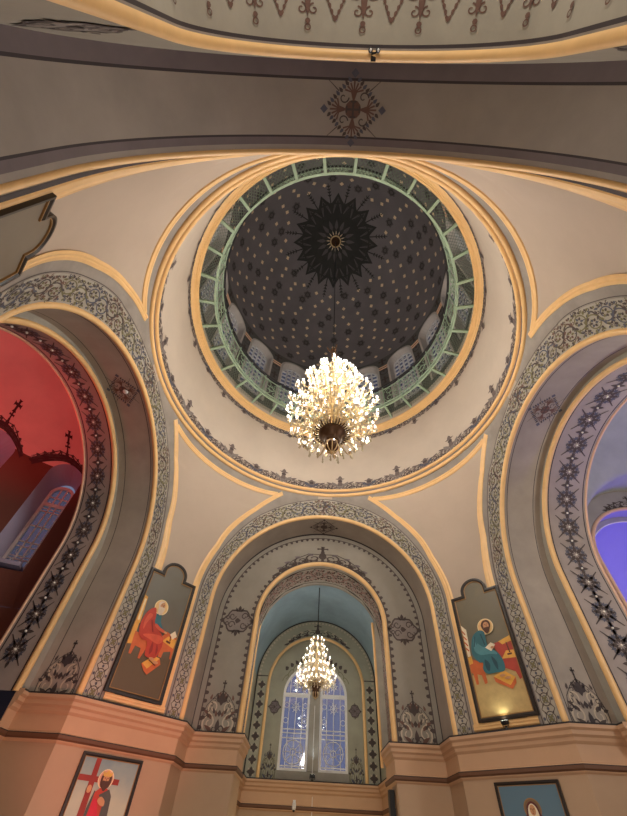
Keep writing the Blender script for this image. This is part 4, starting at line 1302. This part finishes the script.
def frame_mesh(F, outl, w, d0, d1):
    mb = MB(); a = outl; b = inset(outl, w * .45); c = inset(outl, w * .8); e = inset(outl, w)
    L = [[F(p[0], p[1], d0) for p in a], [F(p[0], p[1], d1) for p in a], [F(p[0], p[1], d1) for p in b], [F(p[0], p[1], d1 - .02) for p in c]]
    mb.grid(L, M_FRAME, close_v=True, smooth=False)
    mb.grid([[F(p[0], p[1], d1 - .02) for p in c], [F(p[0], p[1], d1 - .022) for p in e], [F(p[0], p[1], d0 + .02) for p in e]], M_FRAMEG, close_v=True, smooth=False)
    return mb
def figure(F, base, shapes):
    mb = MB()
    for i, (pts, m, sm) in enumerate(shapes):
        q = smooth_loop(pts) if sm else pts
        mb.poly([F(x, z, base + .0018 * (i + 1)) for x, z in q], m)
    return mb
def ell(cx, cz, rx, rz, n=24): return [(cx + rx * cos(2 * pi * i / n), cz + rz * sin(2 * pi * i / n)) for i in range(n)]
def line(p, q, w):
    dx, dz = q[0] - p[0], q[1] - p[1]; d = hypot(dx, dz); a, b = -dz / d * w / 2, dx / d * w / 2
    return [(p[0] + a, p[1] + b), (q[0] + a, q[1] + b), (q[0] - a, q[1] - b), (p[0] - a, p[1] - b)]
def panel(nm, name, label, cat, outl, w, ground, shapes, d0=0.012, d1=.075):
    F = pier_frame(nm)
    cx = sum(p[0] for p in outl) / len(outl); cz = min(p[1] for p in outl)
    root = thing(name, label, cat, F(cx, cz, 0), 'painted panels above the pier cornices' if name == 'evangelist_panel' else 'framed icons below the pier cornices')
    part(frame_mesh(F, outl, w, d0, d1), 'frame', root)
    mb = MB(); mb.poly([F(p[0], p[1], d0 + .02) for p in inset(outl, w * .9)], ground)
    pt = part(mb, 'painting', root)
    if shapes: sub(figure(F, d0 + .022, shapes), 'painted_figure', pt, root)
    return root

LS = [
 ([(.49, 3.77), (.68, 3.82), (.70, 3.30), (.55, 3.27)], C_OCHRE, False),
 ([(.57, 4.49), (.66, 4.46), (.70, 3.79), (.58, 3.79)], C_OCHRE, False), (line((.62, 4.4), (.63, 3.85), .05), C_HALOR, False),
 ([(.66, 3.59), (.98, 3.55), (1.08, 3.35), (.99, 3.04), (.94, 3.04), (.93, 3.26), (.78, 3.28), (.75, 3.08), (.69, 3.08)], C_ORANGE, False),
 ([(1.36, 3.67), (1.45, 3.82), (1.80, 3.74), (1.80, 3.23), (1.72, 3.23), (1.70, 3.4), (1.52, 3.34), (1.50, 3.2), (1.42, 3.2)], C_ORANGE, False),
 ([(1.40, 3.57), (1.52, 3.72), (1.78, 3.70), (1.74, 3.48)], C_OCHRE, False),
 ([(1.55, 3.78), (1.66, 3.90), (1.75, 3.78), (1.65, 3.68)], C_PAPER, False), (line((1.6, 3.62), (1.58, 3.74), .03), C_BROWN, False), (line((1.5, 3.6), (1.62, 3.58), .05), C_BROWN, False),
 ([(1.07, 2.95), (1.31, 3.19), (1.48, 3.16), (1.54, 3.05), (1.28, 2.76), (1.18, 2.82)], C_ORANGE, False), ([(1.08, 2.97), (1.31, 3.19), (1.48, 3.17), (1.24, 2.88)], C_OCHRE, False),
 (ell(1.09, 4.33, .19, .20), C_HALOR, False), (ell(1.09, 4.33, .17, .18), C_HALO, False),
 ([(.98, 4.10), (1.15, 4.15), (1.20, 3.98), (1.30, 3.84), (1.22, 3.76), (1.05, 3.92)], C_TEAL, True),
 ([(.94, 4.27), (.78, 4.12), (.71, 3.85), (.74, 3.60), (.86, 3.46), (1.02, 3.44), (1.06, 3.2), (1.12, 3.12), (1.34, 3.14), (1.42, 3.36), (1.42, 3.55), (1.34, 3.68), (1.20, 3.80), (1.05, 3.92), (1.02, 4.10)], C_RED, True),
 ([(.86, 3.56), (1.07, 3.64), (1.32, 3.66), (1.40, 3.56), (1.30, 3.46), (1.08, 3.50)], C_RED2, True),
 ([(.84, 4.08), (.78, 3.88), (.82, 3.68), (.86, 3.86), (.94, 4.06)], C_RED2, True),
 ([(1.16, 3.48), (1.14, 3.3), (1.17, 3.18), (1.22, 3.3)], C_REDD, True), ([(1.28, 3.46), (1.30, 3.3), (1.34, 3.2), (1.35, 3.34)], C_REDD, True), (line((.95, 3.95), (1.08, 3.68), .03), C_REDD, False),
 ([(1.10, 3.90), (1.24, 3.84), (1.38, 3.80), (1.36, 3.75), (1.22, 3.77), (1.08, 3.84)], C_RED2, True), (ell(1.40, 3.77, .045, .03), C_SKIN, False),
 (ell(1.09, 4.36, .085, .105), C_SKIN, False), ([(1.0, 4.32), (.99, 4.42), (1.05, 4.48), (1.13, 4.48), (1.06, 4.42), (1.03, 4.34)], C_WHITEH, True),
 ([(1.01, 4.32), (1.10, 4.33), (1.18, 4.33), (1.17, 4.22), (1.11, 4.12), (1.04, 4.16)], C_WHITEH, True), (line((1.06, 4.385), (1.09, 4.385), .014), C_BROWN, False), (line((1.12, 4.385), (1.15, 4.385), .014), C_BROWN, False), (line((1.11, 4.38), (1.125, 4.33), .012), C_BROWN, False),
 (ell(1.26, 3.1, .07, .035), C_SKIN, False), (ell(1.38, 3.05, .07, .035), C_SKIN, False), (line((1.2, 3.06), (1.4, 2.98), .02), C_BROWN, False),
]
G_L = paint_mat('left_panel_ground', (96, 80, 56), (108, 104, 92), 0.9, 1.3)
panel('left_far', 'evangelist_panel', 'painted panel of a bearded man in a red robe seated writing, on the left pier', 'wall painting',
      panel_outline(.47, 1.86, 2.25, 5.24, 1.16, .36), .10, G_L, LS)
RS = [
 ([(.74, 3.24), (2.0, 3.26), (2.0, 2.34), (.74, 2.34)], flat('sandy_ground', 196, 168, 112), False),
 ([(.72, 4.55), (.90, 4.33), (.86, 3.67), (.76, 3.67)], C_PAPER, False), (line((.76, 4.35), (.84, 4.22), .03), C_ORANGE, False), (line((.77, 4.2), (.85, 4.08), .03), C_ORANGE, False), (line((.77, 4.05), (.85, 3.93), .03), C_ORANGE, False), (line((.77, 3.9), (.85, 3.8), .03), C_ORANGE, False),
 ([(.77, 3.66), (1.12, 3.46), (1.12, 3.02), (1.05, 3.0), (1.02, 3.2), (.92, 3.24), (.9, 3.02), (.84, 3.02), (.82, 3.28), (.75, 3.30)], C_ORANGE, False),
 ([(.70, 3.62), (.88, 3.68), (.88, 3.5), (.75, 3.47)], C_OCHRE, False),
 ([(1.50, 3.84), (1.93, 3.88), (1.98, 3.70), (1.96, 3.0), (1.88, 2.97), (1.84, 3.14), (1.62, 3.26), (1.60, 3.52), (1.52, 3.70)], flat('red_table', 178, 66, 50), False),
 ([(1.61, 3.46), (1.76, 3.62), (1.99, 3.60), (1.96, 3.43)], C_OCHRE, False), ([(1.64, 3.86), (1.95, 3.94), (1.99, 3.82), (1.72, 3.77)], C_OCHRE, False), (line((1.82, 3.80), (1.84, 3.56), .03), C_BROWN, False), (line((1.77, 3.53), (1.88, 3.53), .04), C_BROWN, False),
 ([(1.30, 3.12), (1.57, 3.21), (1.80, 3.03), (1.78, 2.91), (1.66, 2.80), (1.32, 3.0)], C_ORANGE, False), ([(1.30, 3.12), (1.57, 3.21), (1.80, 3.03), (1.64, 2.88)], C_OCHRE, False),
 (ell(1.43, 4.28, .21, .20), C_HALOR, False), (ell(1.43, 4.28, .19, .18), C_HALO, False),
 ([(1.36, 4.16), (1.24, 4.22), (1.06, 4.14), (.96, 3.95), (.92, 3.70), (1.04, 3.49), (1.14, 3.46), (1.10, 3.32), (1.18, 3.20), (1.40, 3.19), (1.60, 3.20), (1.64, 3.38), (1.57, 3.60), (1.44, 3.70), (1.36, 3.78), (1.36, 4.0)], C_TEAL, True),
 ([(1.06, 4.06), (1.10, 3.84), (1.28, 3.70), (1.46, 3.70), (1.54, 3.58), (1.36, 3.62), (1.14, 3.64), (1.0, 3.78)], C_TEAL2, True),
 ([(1.20, 3.52), (1.18, 3.34), (1.24, 3.24), (1.30, 3.4)], C_TEALD, True), ([(1.38, 3.56), (1.40, 3.36), (1.46, 3.24), (1.48, 3.42)], C_TEALD, True), (line((1.26, 4.12), (1.30, 3.84), .03), C_TEALD, False), (line((1.1, 4.1), (1.02, 3.86), .025), C_TEALD, False),
 ([(1.12, 3.92), (1.26, 3.80), (1.46, 3.80), (1.46, 3.72), (1.24, 3.70), (1.10, 3.8)], C_TEAL2, True), ([(1.29, 3.78), (1.46, 3.87), (1.56, 3.80), (1.42, 3.67)], C_PAPER, False), (ell(1.47, 3.75, .045, .03), C_SKIN, False),
 ([(1.36, 4.2), (1.33, 4.32), (1.40, 4.42), (1.52, 4.42), (1.58, 4.32), (1.54, 4.2), (1.44, 4.1)], C_HAIR, True), (ell(1.46, 4.29, .075, .095), C_SKIN, False),
 ([(1.39, 4.24), (1.46, 4.25), (1.53, 4.24), (1.52, 4.16), (1.45, 4.09), (1.40, 4.14)], C_HAIR, True), (line((1.42, 4.32), (1.45, 4.32), .014), C_BROWN, False), (line((1.48, 4.32), (1.51, 4.32), .014), C_BROWN, False), (line((1.465, 4.31), (1.475, 4.26), .012), C_BROWN, False),
 (ell(1.53, 3.10, .07, .03), C_SKIN, False), (ell(1.64, 3.03, .07, .03), C_SKIN, False),
]
G_R = paint_mat('right_panel_ground', (150, 128, 82), (112, 104, 84), 0.5, 1.5)
panel('right_far', 'evangelist_panel', 'painted panel of a dark-haired man in a teal robe seated reading, on the right pier', 'wall painting',
      panel_outline(.68, 2.04, 2.25, 5.24, 1.37, .36), .10, G_R, RS)
panel('left_near', 'evangelist_panel', 'dark-framed painted panel cut by the left edge high beside the near arch', 'wall painting',
      panel_outline(1.02, 2.27, 2.25, 5.08, 1.64, .33), .07, paint_mat('near_panel_ground', (104, 86, 70), (122, 112, 98), 0.6, 1.5), [])

def rect(s0, s1, z0, z1): return [(s0, z0), (s1, z0), (s1, z1), (s0, z1)]
KS = [
 ([(.86, 1.14), (.96, 1.14), (1.0, -.6), (.86, -.6)], C_CROSS, False), ([(.62, .87), (1.45, .86), (1.45, .77), (.62, .78)], C_CROSS, False),
 (ell(1.17, .84, .155, .155), C_HALOR, False), (ell(1.17, .84, .14, .14), flat('rosy_halo', 224, 170, 140), False),
 ([(1.02, .66), (.98, .40), (.95, -.6), (1.10, -.6), (1.10, .5), (1.10, .62)], C_GREYR, False),
 ([(1.11, .70), (1.04, .64), (1.03, .30), (.98, -.6), (1.42, -.6), (1.38, .40), (1.36, .58), (1.30, .68), (1.22, .72)], C_RED, False),
 ([(1.05, .54), (1.13, .54), (1.26, .25), (1.30, -.6), (1.02, -.6)], C_CRIM, False),
 ([(1.13, .60), (1.30, .70), (1.38, .60), (1.44, .2), (1.46, -.6), (1.32, -.6), (1.27, .2), (1.26, .47)], C_GREYR, False),
 ([(1.08, .9), (1.10, .72), (1.26, .72), (1.27, .9)], C_HAIR, True), (ell(1.17, .84, .062, .09), C_SKIN, False),
 ([(1.11, .81), (1.17, .81), (1.235, .81), (1.23, .72), (1.19, .66), (1.13, .71)], C_HAIR, True), (line((1.13, .855), (1.155, .855), .012), C_BROWN, False), (line((1.185, .855), (1.21, .855), .012), C_BROWN, False), (line((1.17, .85), (1.175, .81), .01), C_BROWN, False),
 ([(1.09, .88), (1.25, .88), (1.27, .96), (1.22, .93), (1.17, .98), (1.12, .93), (1.07, .96)], C_GOLDI, False),
 ([(1.13, .52), (1.18, .58), (1.27, .53), (1.28, .45), (1.2, .46)], C_SKIN, True), (ell(.90, .67, .045, .06), C_SKIN, False),
]
panel('left_far', 'saint_icon', 'framed icon of a crowned man holding a tall red cross, below the left cornice', 'icon', rect(.56, 1.83, -.75, 1.21), .075, paint_mat('king_icon_ground', (188, 192, 168), (112, 142, 152), 1.25, 2.0), KS, 0.012, .06)
WS = [
 (ell(1.36, .77, .165, .165), flat('dull_gold_halo', 150, 116, 74), False), (ell(1.36, .77, .145, .145), flat('brown_halo', 124, 96, 66), False),
 ([(1.36, .885), (1.26, .82), (1.22, .68), (1.06, .50), (1.0, -.6), (1.74, -.6), (1.68, .50), (1.50, .68), (1.46, .82)], flat('maroon_veil', 96, 40, 36), True),
 ([(1.36, .85), (1.28, .78), (1.25, .6), (1.2, .3), (1.52, .3), (1.47, .6), (1.44, .78)], C_PAPER, True),
 (ell(1.36, .755, .055, .08), C_SKIN, False), (line((1.32, .77), (1.345, .77), .012), C_BROWN, False), (line((1.375, .77), (1.40, .77), .012), C_BROWN, False), (line((1.36, .765), (1.365, .73), .01), C_BROWN, False), (line((1.345, .71), (1.375, .71), .01), C_CROSS, False),
]
panel('right_far', 'saint_icon', 'framed icon of a haloed woman in a white headscarf on blue, below the right cornice', 'icon', rect(.71, 1.99, -.75, 1.19), .07, paint_mat('woman_icon_ground', (92, 118, 132), (92, 122, 140), 1.0, 2.0), WS, 0.012, .06)

# ------------------------------------------------------------------ chandeliers
def chandelier(label, base, top, tiers, sc, bulb, hub_r, strands, beads, nlamp, power):
    root = thing('chandelier', label, 'chandelier', base, 'crystal chandeliers')
    bx, by, bz = base
    P = lambda r, a, z: (bx + r * sc * cos(a), by + r * sc * sin(a), bz + z * sc)
    zt = tiers[-1][0]
    mb = MB(); mb.tube([(bx, by, bz + (zt + .1) * sc), (bx, by, top)], .018, M_IRON, 6)
    part(mb, 'rod', root)
    if strands:                               # little branching ornament on the rod
        mb = MB(); z = bz + 4.75 * sc
        for q in range(4):
            a = q * pi / 2 + .4
            mb.tube([(bx, by, z - .25), (bx + .16 * cos(a), by + .16 * sin(a), z - .05), (bx + .22 * cos(a), by + .22 * sin(a), z + .08)], .02, M_BRONZE, 6)
        mb.lathe([(.001, z - .4), (.09, z - .3), (.05, z - .1), (.1, z + .02), (.03, z + .2), (.001, z + .3)], M_BRONZE, 12, (bx, by, 0))
        part(mb, 'rod_finial', root)
    mb = MB()
    pr = [(.02, zt + .15), (.07, zt), (.05, zt - .3), (.10, zt - .5), (.06, zt - .8), (.12, zt - 1.2), (.07, zt - 1.6), (.14, zt - 2.0), (.08, 1.1), (.16, .95)]
    mb.lathe([(r * sc, z * sc) for r, z in pr], M_BRASS, 16, base)
    part(mb, 'stem', root)
    mb = MB()                                 # dark basket bowl with a toothed rim
    mb.lathe([(r * sc, z * sc) for r, z in ((.30, .74), (.33, .68), (.27, .60), (.20, .52), (.17, .44), (.19, .40), (.16, .34))], M_BRONZE, 32, base)
    for k in range(36):
        a = 2 * pi * k / 36
        mb.tube([P(.30, a, .68), P(.40, a, .70), P(.44, a, .78)], .012 * sc + .004, M_BRONZE, 5)
    bw = part(mb, 'bowl', root, 'dark bronze bowl with toothed rim')
    mb = MB(); mb.ball(P(0, 0, .24), .155 * sc, M_BRONZE, 16, 10, 1.15)
    for k in range(8):
        a = 2 * pi * k / 8
        mb.tube([P(.16 * sin(pi * i / 8), a, .24 - .19 * cos(pi * i / 8)) for i in range(9)], .014 * sc, M_BRASS, 5)
    mb.lathe([(.001 * sc, 0), (.04 * sc, .03 * sc), (.05 * sc, .06 * sc), (.02 * sc, .09 * sc)], M_BRASS, 10, base)
    part(mb, 'finial', root)
    lampspots = []
    for ti, (z, r, n) in enumerate(tiers):
        hr = hub_r * (1.0 if ti < 3 else .7)
        mb = MB(); mb.tube([P(r * .55, 2 * pi * i / 40, z - .02) for i in range(40)], .016 * sc, M_BRASS, 6, closed=True)
        part(mb, 'tier_ring', root)
        for k in range(n):
            a = 2 * pi * (k + .5 * (ti % 2)) / n
            mb = MB()
            mb.tube([P(hr * .4, a, z + .05), P(r * .45, a, z - .16), P(r * .75, a, z - .2), P(r * .97, a, z - .1), P(r, a, z)], [.016 * sc] * 5, M_BRASS, 6)
            mb.tube([P(r * .5, a, z - .17), P(r * .62, a, z + .02), P(r * .66, a, z + .16)], .012 * sc, M_BRASS, 5)
            for rr, zz in ((r, z), (r * .66, z + .16)):
                c = P(rr, a, zz)
                mb.lathe([(.005, -.02 * sc), (.055 * sc, .0), (.06 * sc, .015 * sc), (.02 * sc, .02 * sc), (.02 * sc, .10 * sc), (.001, .10 * sc)], M_CREAM, 8, c)
            am = part(mb, 'arm', root)
            for rr, zz in ((r, z), (r * .66, z + .16)):
                b = MB(); c = P(rr, a, zz + .10)
                b.lathe([(.004 * sc, 0), (.026 * sc, .03 * sc), (.025 * sc, .06 * sc), (.010 * sc, .10 * sc), (.001, .115 * sc)], bulb, 7, c)
                sub(b, 'bulb', am, root)
            lampspots.append(P(r + .02, a, z + .16))
    for i in range(nlamp):                    # the candles' light, carried by a few of the outer bulbs
        lamp('POINT', 'candle_light', lampspots[int((i + .5) * len(lampspots) / nlamp)], power / nlamp, CANDLE, shadow_soft_size=.03 * sc)
    # strings of crystal between the tiers
    mb = MB()
    def gem(p, s):
        x, y, zz = p
        v = [(x + s, y, zz), (x, y + s, zz), (x - s, y, zz), (x, y - s, zz), (x, y, zz + s * 1.5), (x, y, zz - s * 1.7)]
        for i in range(4):
            mb.poly([v[i], v[(i + 1) % 4], v[4]], M_CRYS); mb.poly([v[(i + 1) % 4], v[i], v[5]], M_CRYS)
    for ti, (z, r, n) in enumerate(tiers):
        if ti + 1 < len(tiers):
            z2, r2, _ = tiers[ti + 1]
            for k in range(n):
                a = 2 * pi * (k + .25) / n
                for i in range(beads):
                    t = (i + .5) / beads
                    rr = r * .8 + (r2 * .55 - r * .8) * t; zz = z + (z2 - z) * t - .18 * sin(pi * t)
                    gem(P(rr, a + .12 * sin(pi * t), zz), .022 * sc)
        for k in range(n * 2):
            a = 2 * pi * (k + .5) / (n * 2)
            for q in range(4): gem(P(r * (.78 + .12 * (k % 2)), a, z - .16 - q * .055), (.024 if q < 3 else .034) * sc)
    for k in range(24):                       # gathered strands from the lowest tier down to the bowl
        a = 2 * pi * k / 24
        for i in range(beads + 2):
            t = (i + .5) / (beads + 2)
            gem(P(tiers[0][1] * .55 * (1 - t) + .34 * t, a, tiers[0][0] * (1 - t) + .76 * t - .1 * sin(pi * t)), .02 * sc)
    o = part(mb, 'crystal_strands', root, 'strings of clear cut crystal')
    o['kind'] = 'stuff'
    return root
TI = [(.86, .88, 13), (1.16, 1.10, 17), (1.60, 1.15, 18), (2.08, 1.02, 15), (2.56, .84, 13), (3.0, .66, 11), (3.40, .50, 8), (3.74, .36, 6)]
chandelier('huge many-tiered crystal chandelier hanging from the dome over the crossing', (0, 0, 6.25), 23.45, TI, 1.0, M_BULB, .3, True, 9, 30, 1750)
TA = [(.74, .80, 12), (.98, 1.08, 16), (1.42, 1.0, 14), (1.9, .76, 11), (2.42, .58, 8), (2.85, .42, 6)]
chandelier('smaller crystal chandelier hanging before the tall far window', (-.04, 7.95, 3.40), 7.22, TA, .60, M_BULBA, .3, False, 6, 14, 150)

# ------------------------------------------------------------------ lamps, camera and loudspeaker on the walls
def floodlight(label, p, target, energy, col, size=1.0, ang=70):
    root = thing('floodlight', label, 'floodlight', p, 'black lamps on the ledges')
    x, y, z = p
    d = (Vector(target) - Vector(p)); yaw = atan2(d.y, d.x)
    rot = Matrix.Rotation(yaw, 3, 'Z')
    mb = MB(); mb.box((x, y, z + .012), (.05 * size, .05 * size, .012), M_BLACK); mb.tube([(x, y, z), (x, y, z + .06)], .012, M_BLACK, 6)
    for s in (-1, 1):
        e = rot @ Vector((0, s * .1 * size, 0)); mb.tube([(x, y, z + .05), (x + e.x, y + e.y, z + .05), (x + e.x, y + e.y, z + .12)], .008, M_BLACK, 5)
    part(mb, 'bracket', root)
    rot2 = rot @ Matrix.Rotation(-atan2(d.z, hypot(d.x, d.y)), 3, 'Y')
    mb = MB(); c = (x, y, z + .13); mb.box(c, (.04 * size, .10 * size, .07 * size), M_BLACK, rot2)
    for q in range(5):
        e = rot2 @ Vector((-.05 * size, (q - 2) * .04 * size, 0)); mb.box((x + e.x, y + e.y, c[2] + e.z), (.015 * size, .006, .06 * size), M_BLACK, rot2)
    part(mb, 'housing', root)
    e = rot2 @ Vector((.043 * size, 0, 0))
    mb = MB(); mb.box((x + e.x, y + e.y, c[2] + e.z), (.002, .085 * size, .055 * size), mat('lamp_glass', (240, 240, 230), .2, mottle=0, emit=col, strength=4), rot2)
    part(mb, 'lens', root)
    e = rot2 @ Vector((.08 * size, 0, 0))
    lamp('SPOT', 'floodlight_beam', (x + e.x, y + e.y, c[2] + e.z), energy, col, spot_size=radians(ang), spot_blend=.9, shadow_soft_size=.05, target=target)
    return root
Fr = pier_frame('right_far')
b = Fr(1.30, 2.06, .11)
floodlight('small black floodlight on the right cornice under the teal-robed panel', b, Fr(1.20, 5.0, .42), 10, (.98, 1.0, .84), .7, 150)
floodlight('small black floodlight on the far cornice at the foot of the window mullion', (0, YB - .10, 1.70), (0, YN + .02, 4.2), 22, (.85, .95, 1.0), .9, 60)
floodlight('tiny black spotlight on the ledge inside the left arch', (-6.09, .22, 8.30), (-4, 1.4, 7.2), 0.5, (1, .9, .8), .55, 60)
tz = H3 + 1.74
root = thing('twin_spotlight', 'twin small black and white spotlights on the ochre edge overhead', 'spotlight', (.16, -6.04, tz - .02))
mb = MB(); mb.box((.16, -6.05, tz - .01), (.03, .04, .02), M_BLACK); part(mb, 'bracket', root)
for s in (-1, 1):
    mb = MB(); mb.lathe([(.001, -.08), (.022, -.08), (.028, -.04), (.02, .0), (.001, .01)], M_BLACK, 12, (.16 + s * .045, -6.10, tz - .03))
    mb.tube([(.16, -6.07, tz - .01), (.16 + s * .045, -6.10, tz - .03)], .008, M_BLACK, 6)
    pr_ = part(mb, 'spot_head', root)
    mb = MB(); mb.ball((.16 + s * .045, -6.10, tz - .108), .016, M_WHITE, 8, 5); sub(mb, 'lens', pr_, root)
mb = MB(); mb.lathe([(.001, -.05), (.05, -.045), (.065, -.02), (.07, 0)], M_WHITE, 16, (-5.50, .04, R + HS - .005))
tag(mb.build('smoke_detector', loc=(-5.50, .04, R + HS)), 'round white smoke detector on the left arch soffit by the diamond', 'smoke detector')
root = thing('security_camera', 'white security camera hanging on the wall under the far cornice', 'camera', (-.56, YB - .05, 1.05))
mb = MB(); mb.box((-.56, YB - .06, 1.16), (.045, .055, .03), M_WHITE); mb.tube([(-.56, YB - .08, 1.16), (-.56, YB - .14, 1.10)], .018, M_WHITE, 8); part(mb, 'mount', root)
mb = MB(); mb.lathe([(.001, -.10), (.05, -.09), (.065, -.03), (.065, .08), (.04, .11), (.001, .115)], M_WHITE, 16, (-.56, YB - .15, 1.02)); bd = part(mb, 'body', root)
mb = MB(); mb.ball((-.56, YB - .16, .93), .045, M_BLACK, 12, 8); part(mb, 'lens', root, 'dark dome lens')
mb = MB(); mb.tube([(.0, YN - .04, 1.9), (.0, YN - .05, 3.2), (.0, YN - .04, 4.0)], .016, M_WHITE, 6)
mb.tube([(.03, YB - .02, 1.30), (.03, YB - .03, .6), (.05, YB - .02, -1.2)], .012, M_WHITE, 6)
tag(mb.build('cable', loc=(0, YB, 1.3)), 'thin white cable running up the far window mullion and down the wall below', 'cable')
root = thing('loudspeaker', 'dark narrow column loudspeaker on the right pier beside the apse opening', 'loudspeaker', (1.92, DR + .55, .55))
mb = MB(); mb.box((1.90, DR + .5, .75), (.06, .12, .42), M_BLACK); part(mb, 'cabinet', root)
mb = MB(); mb.box((1.837, DR + .5, .75), (.004, .10, .38), M_IRON); part(mb, 'grille', root)
mb = MB(); mb.box((1.97, DR + .5, .75), (.02, .05, .08), M_BLACK); part(mb, 'bracket', root)
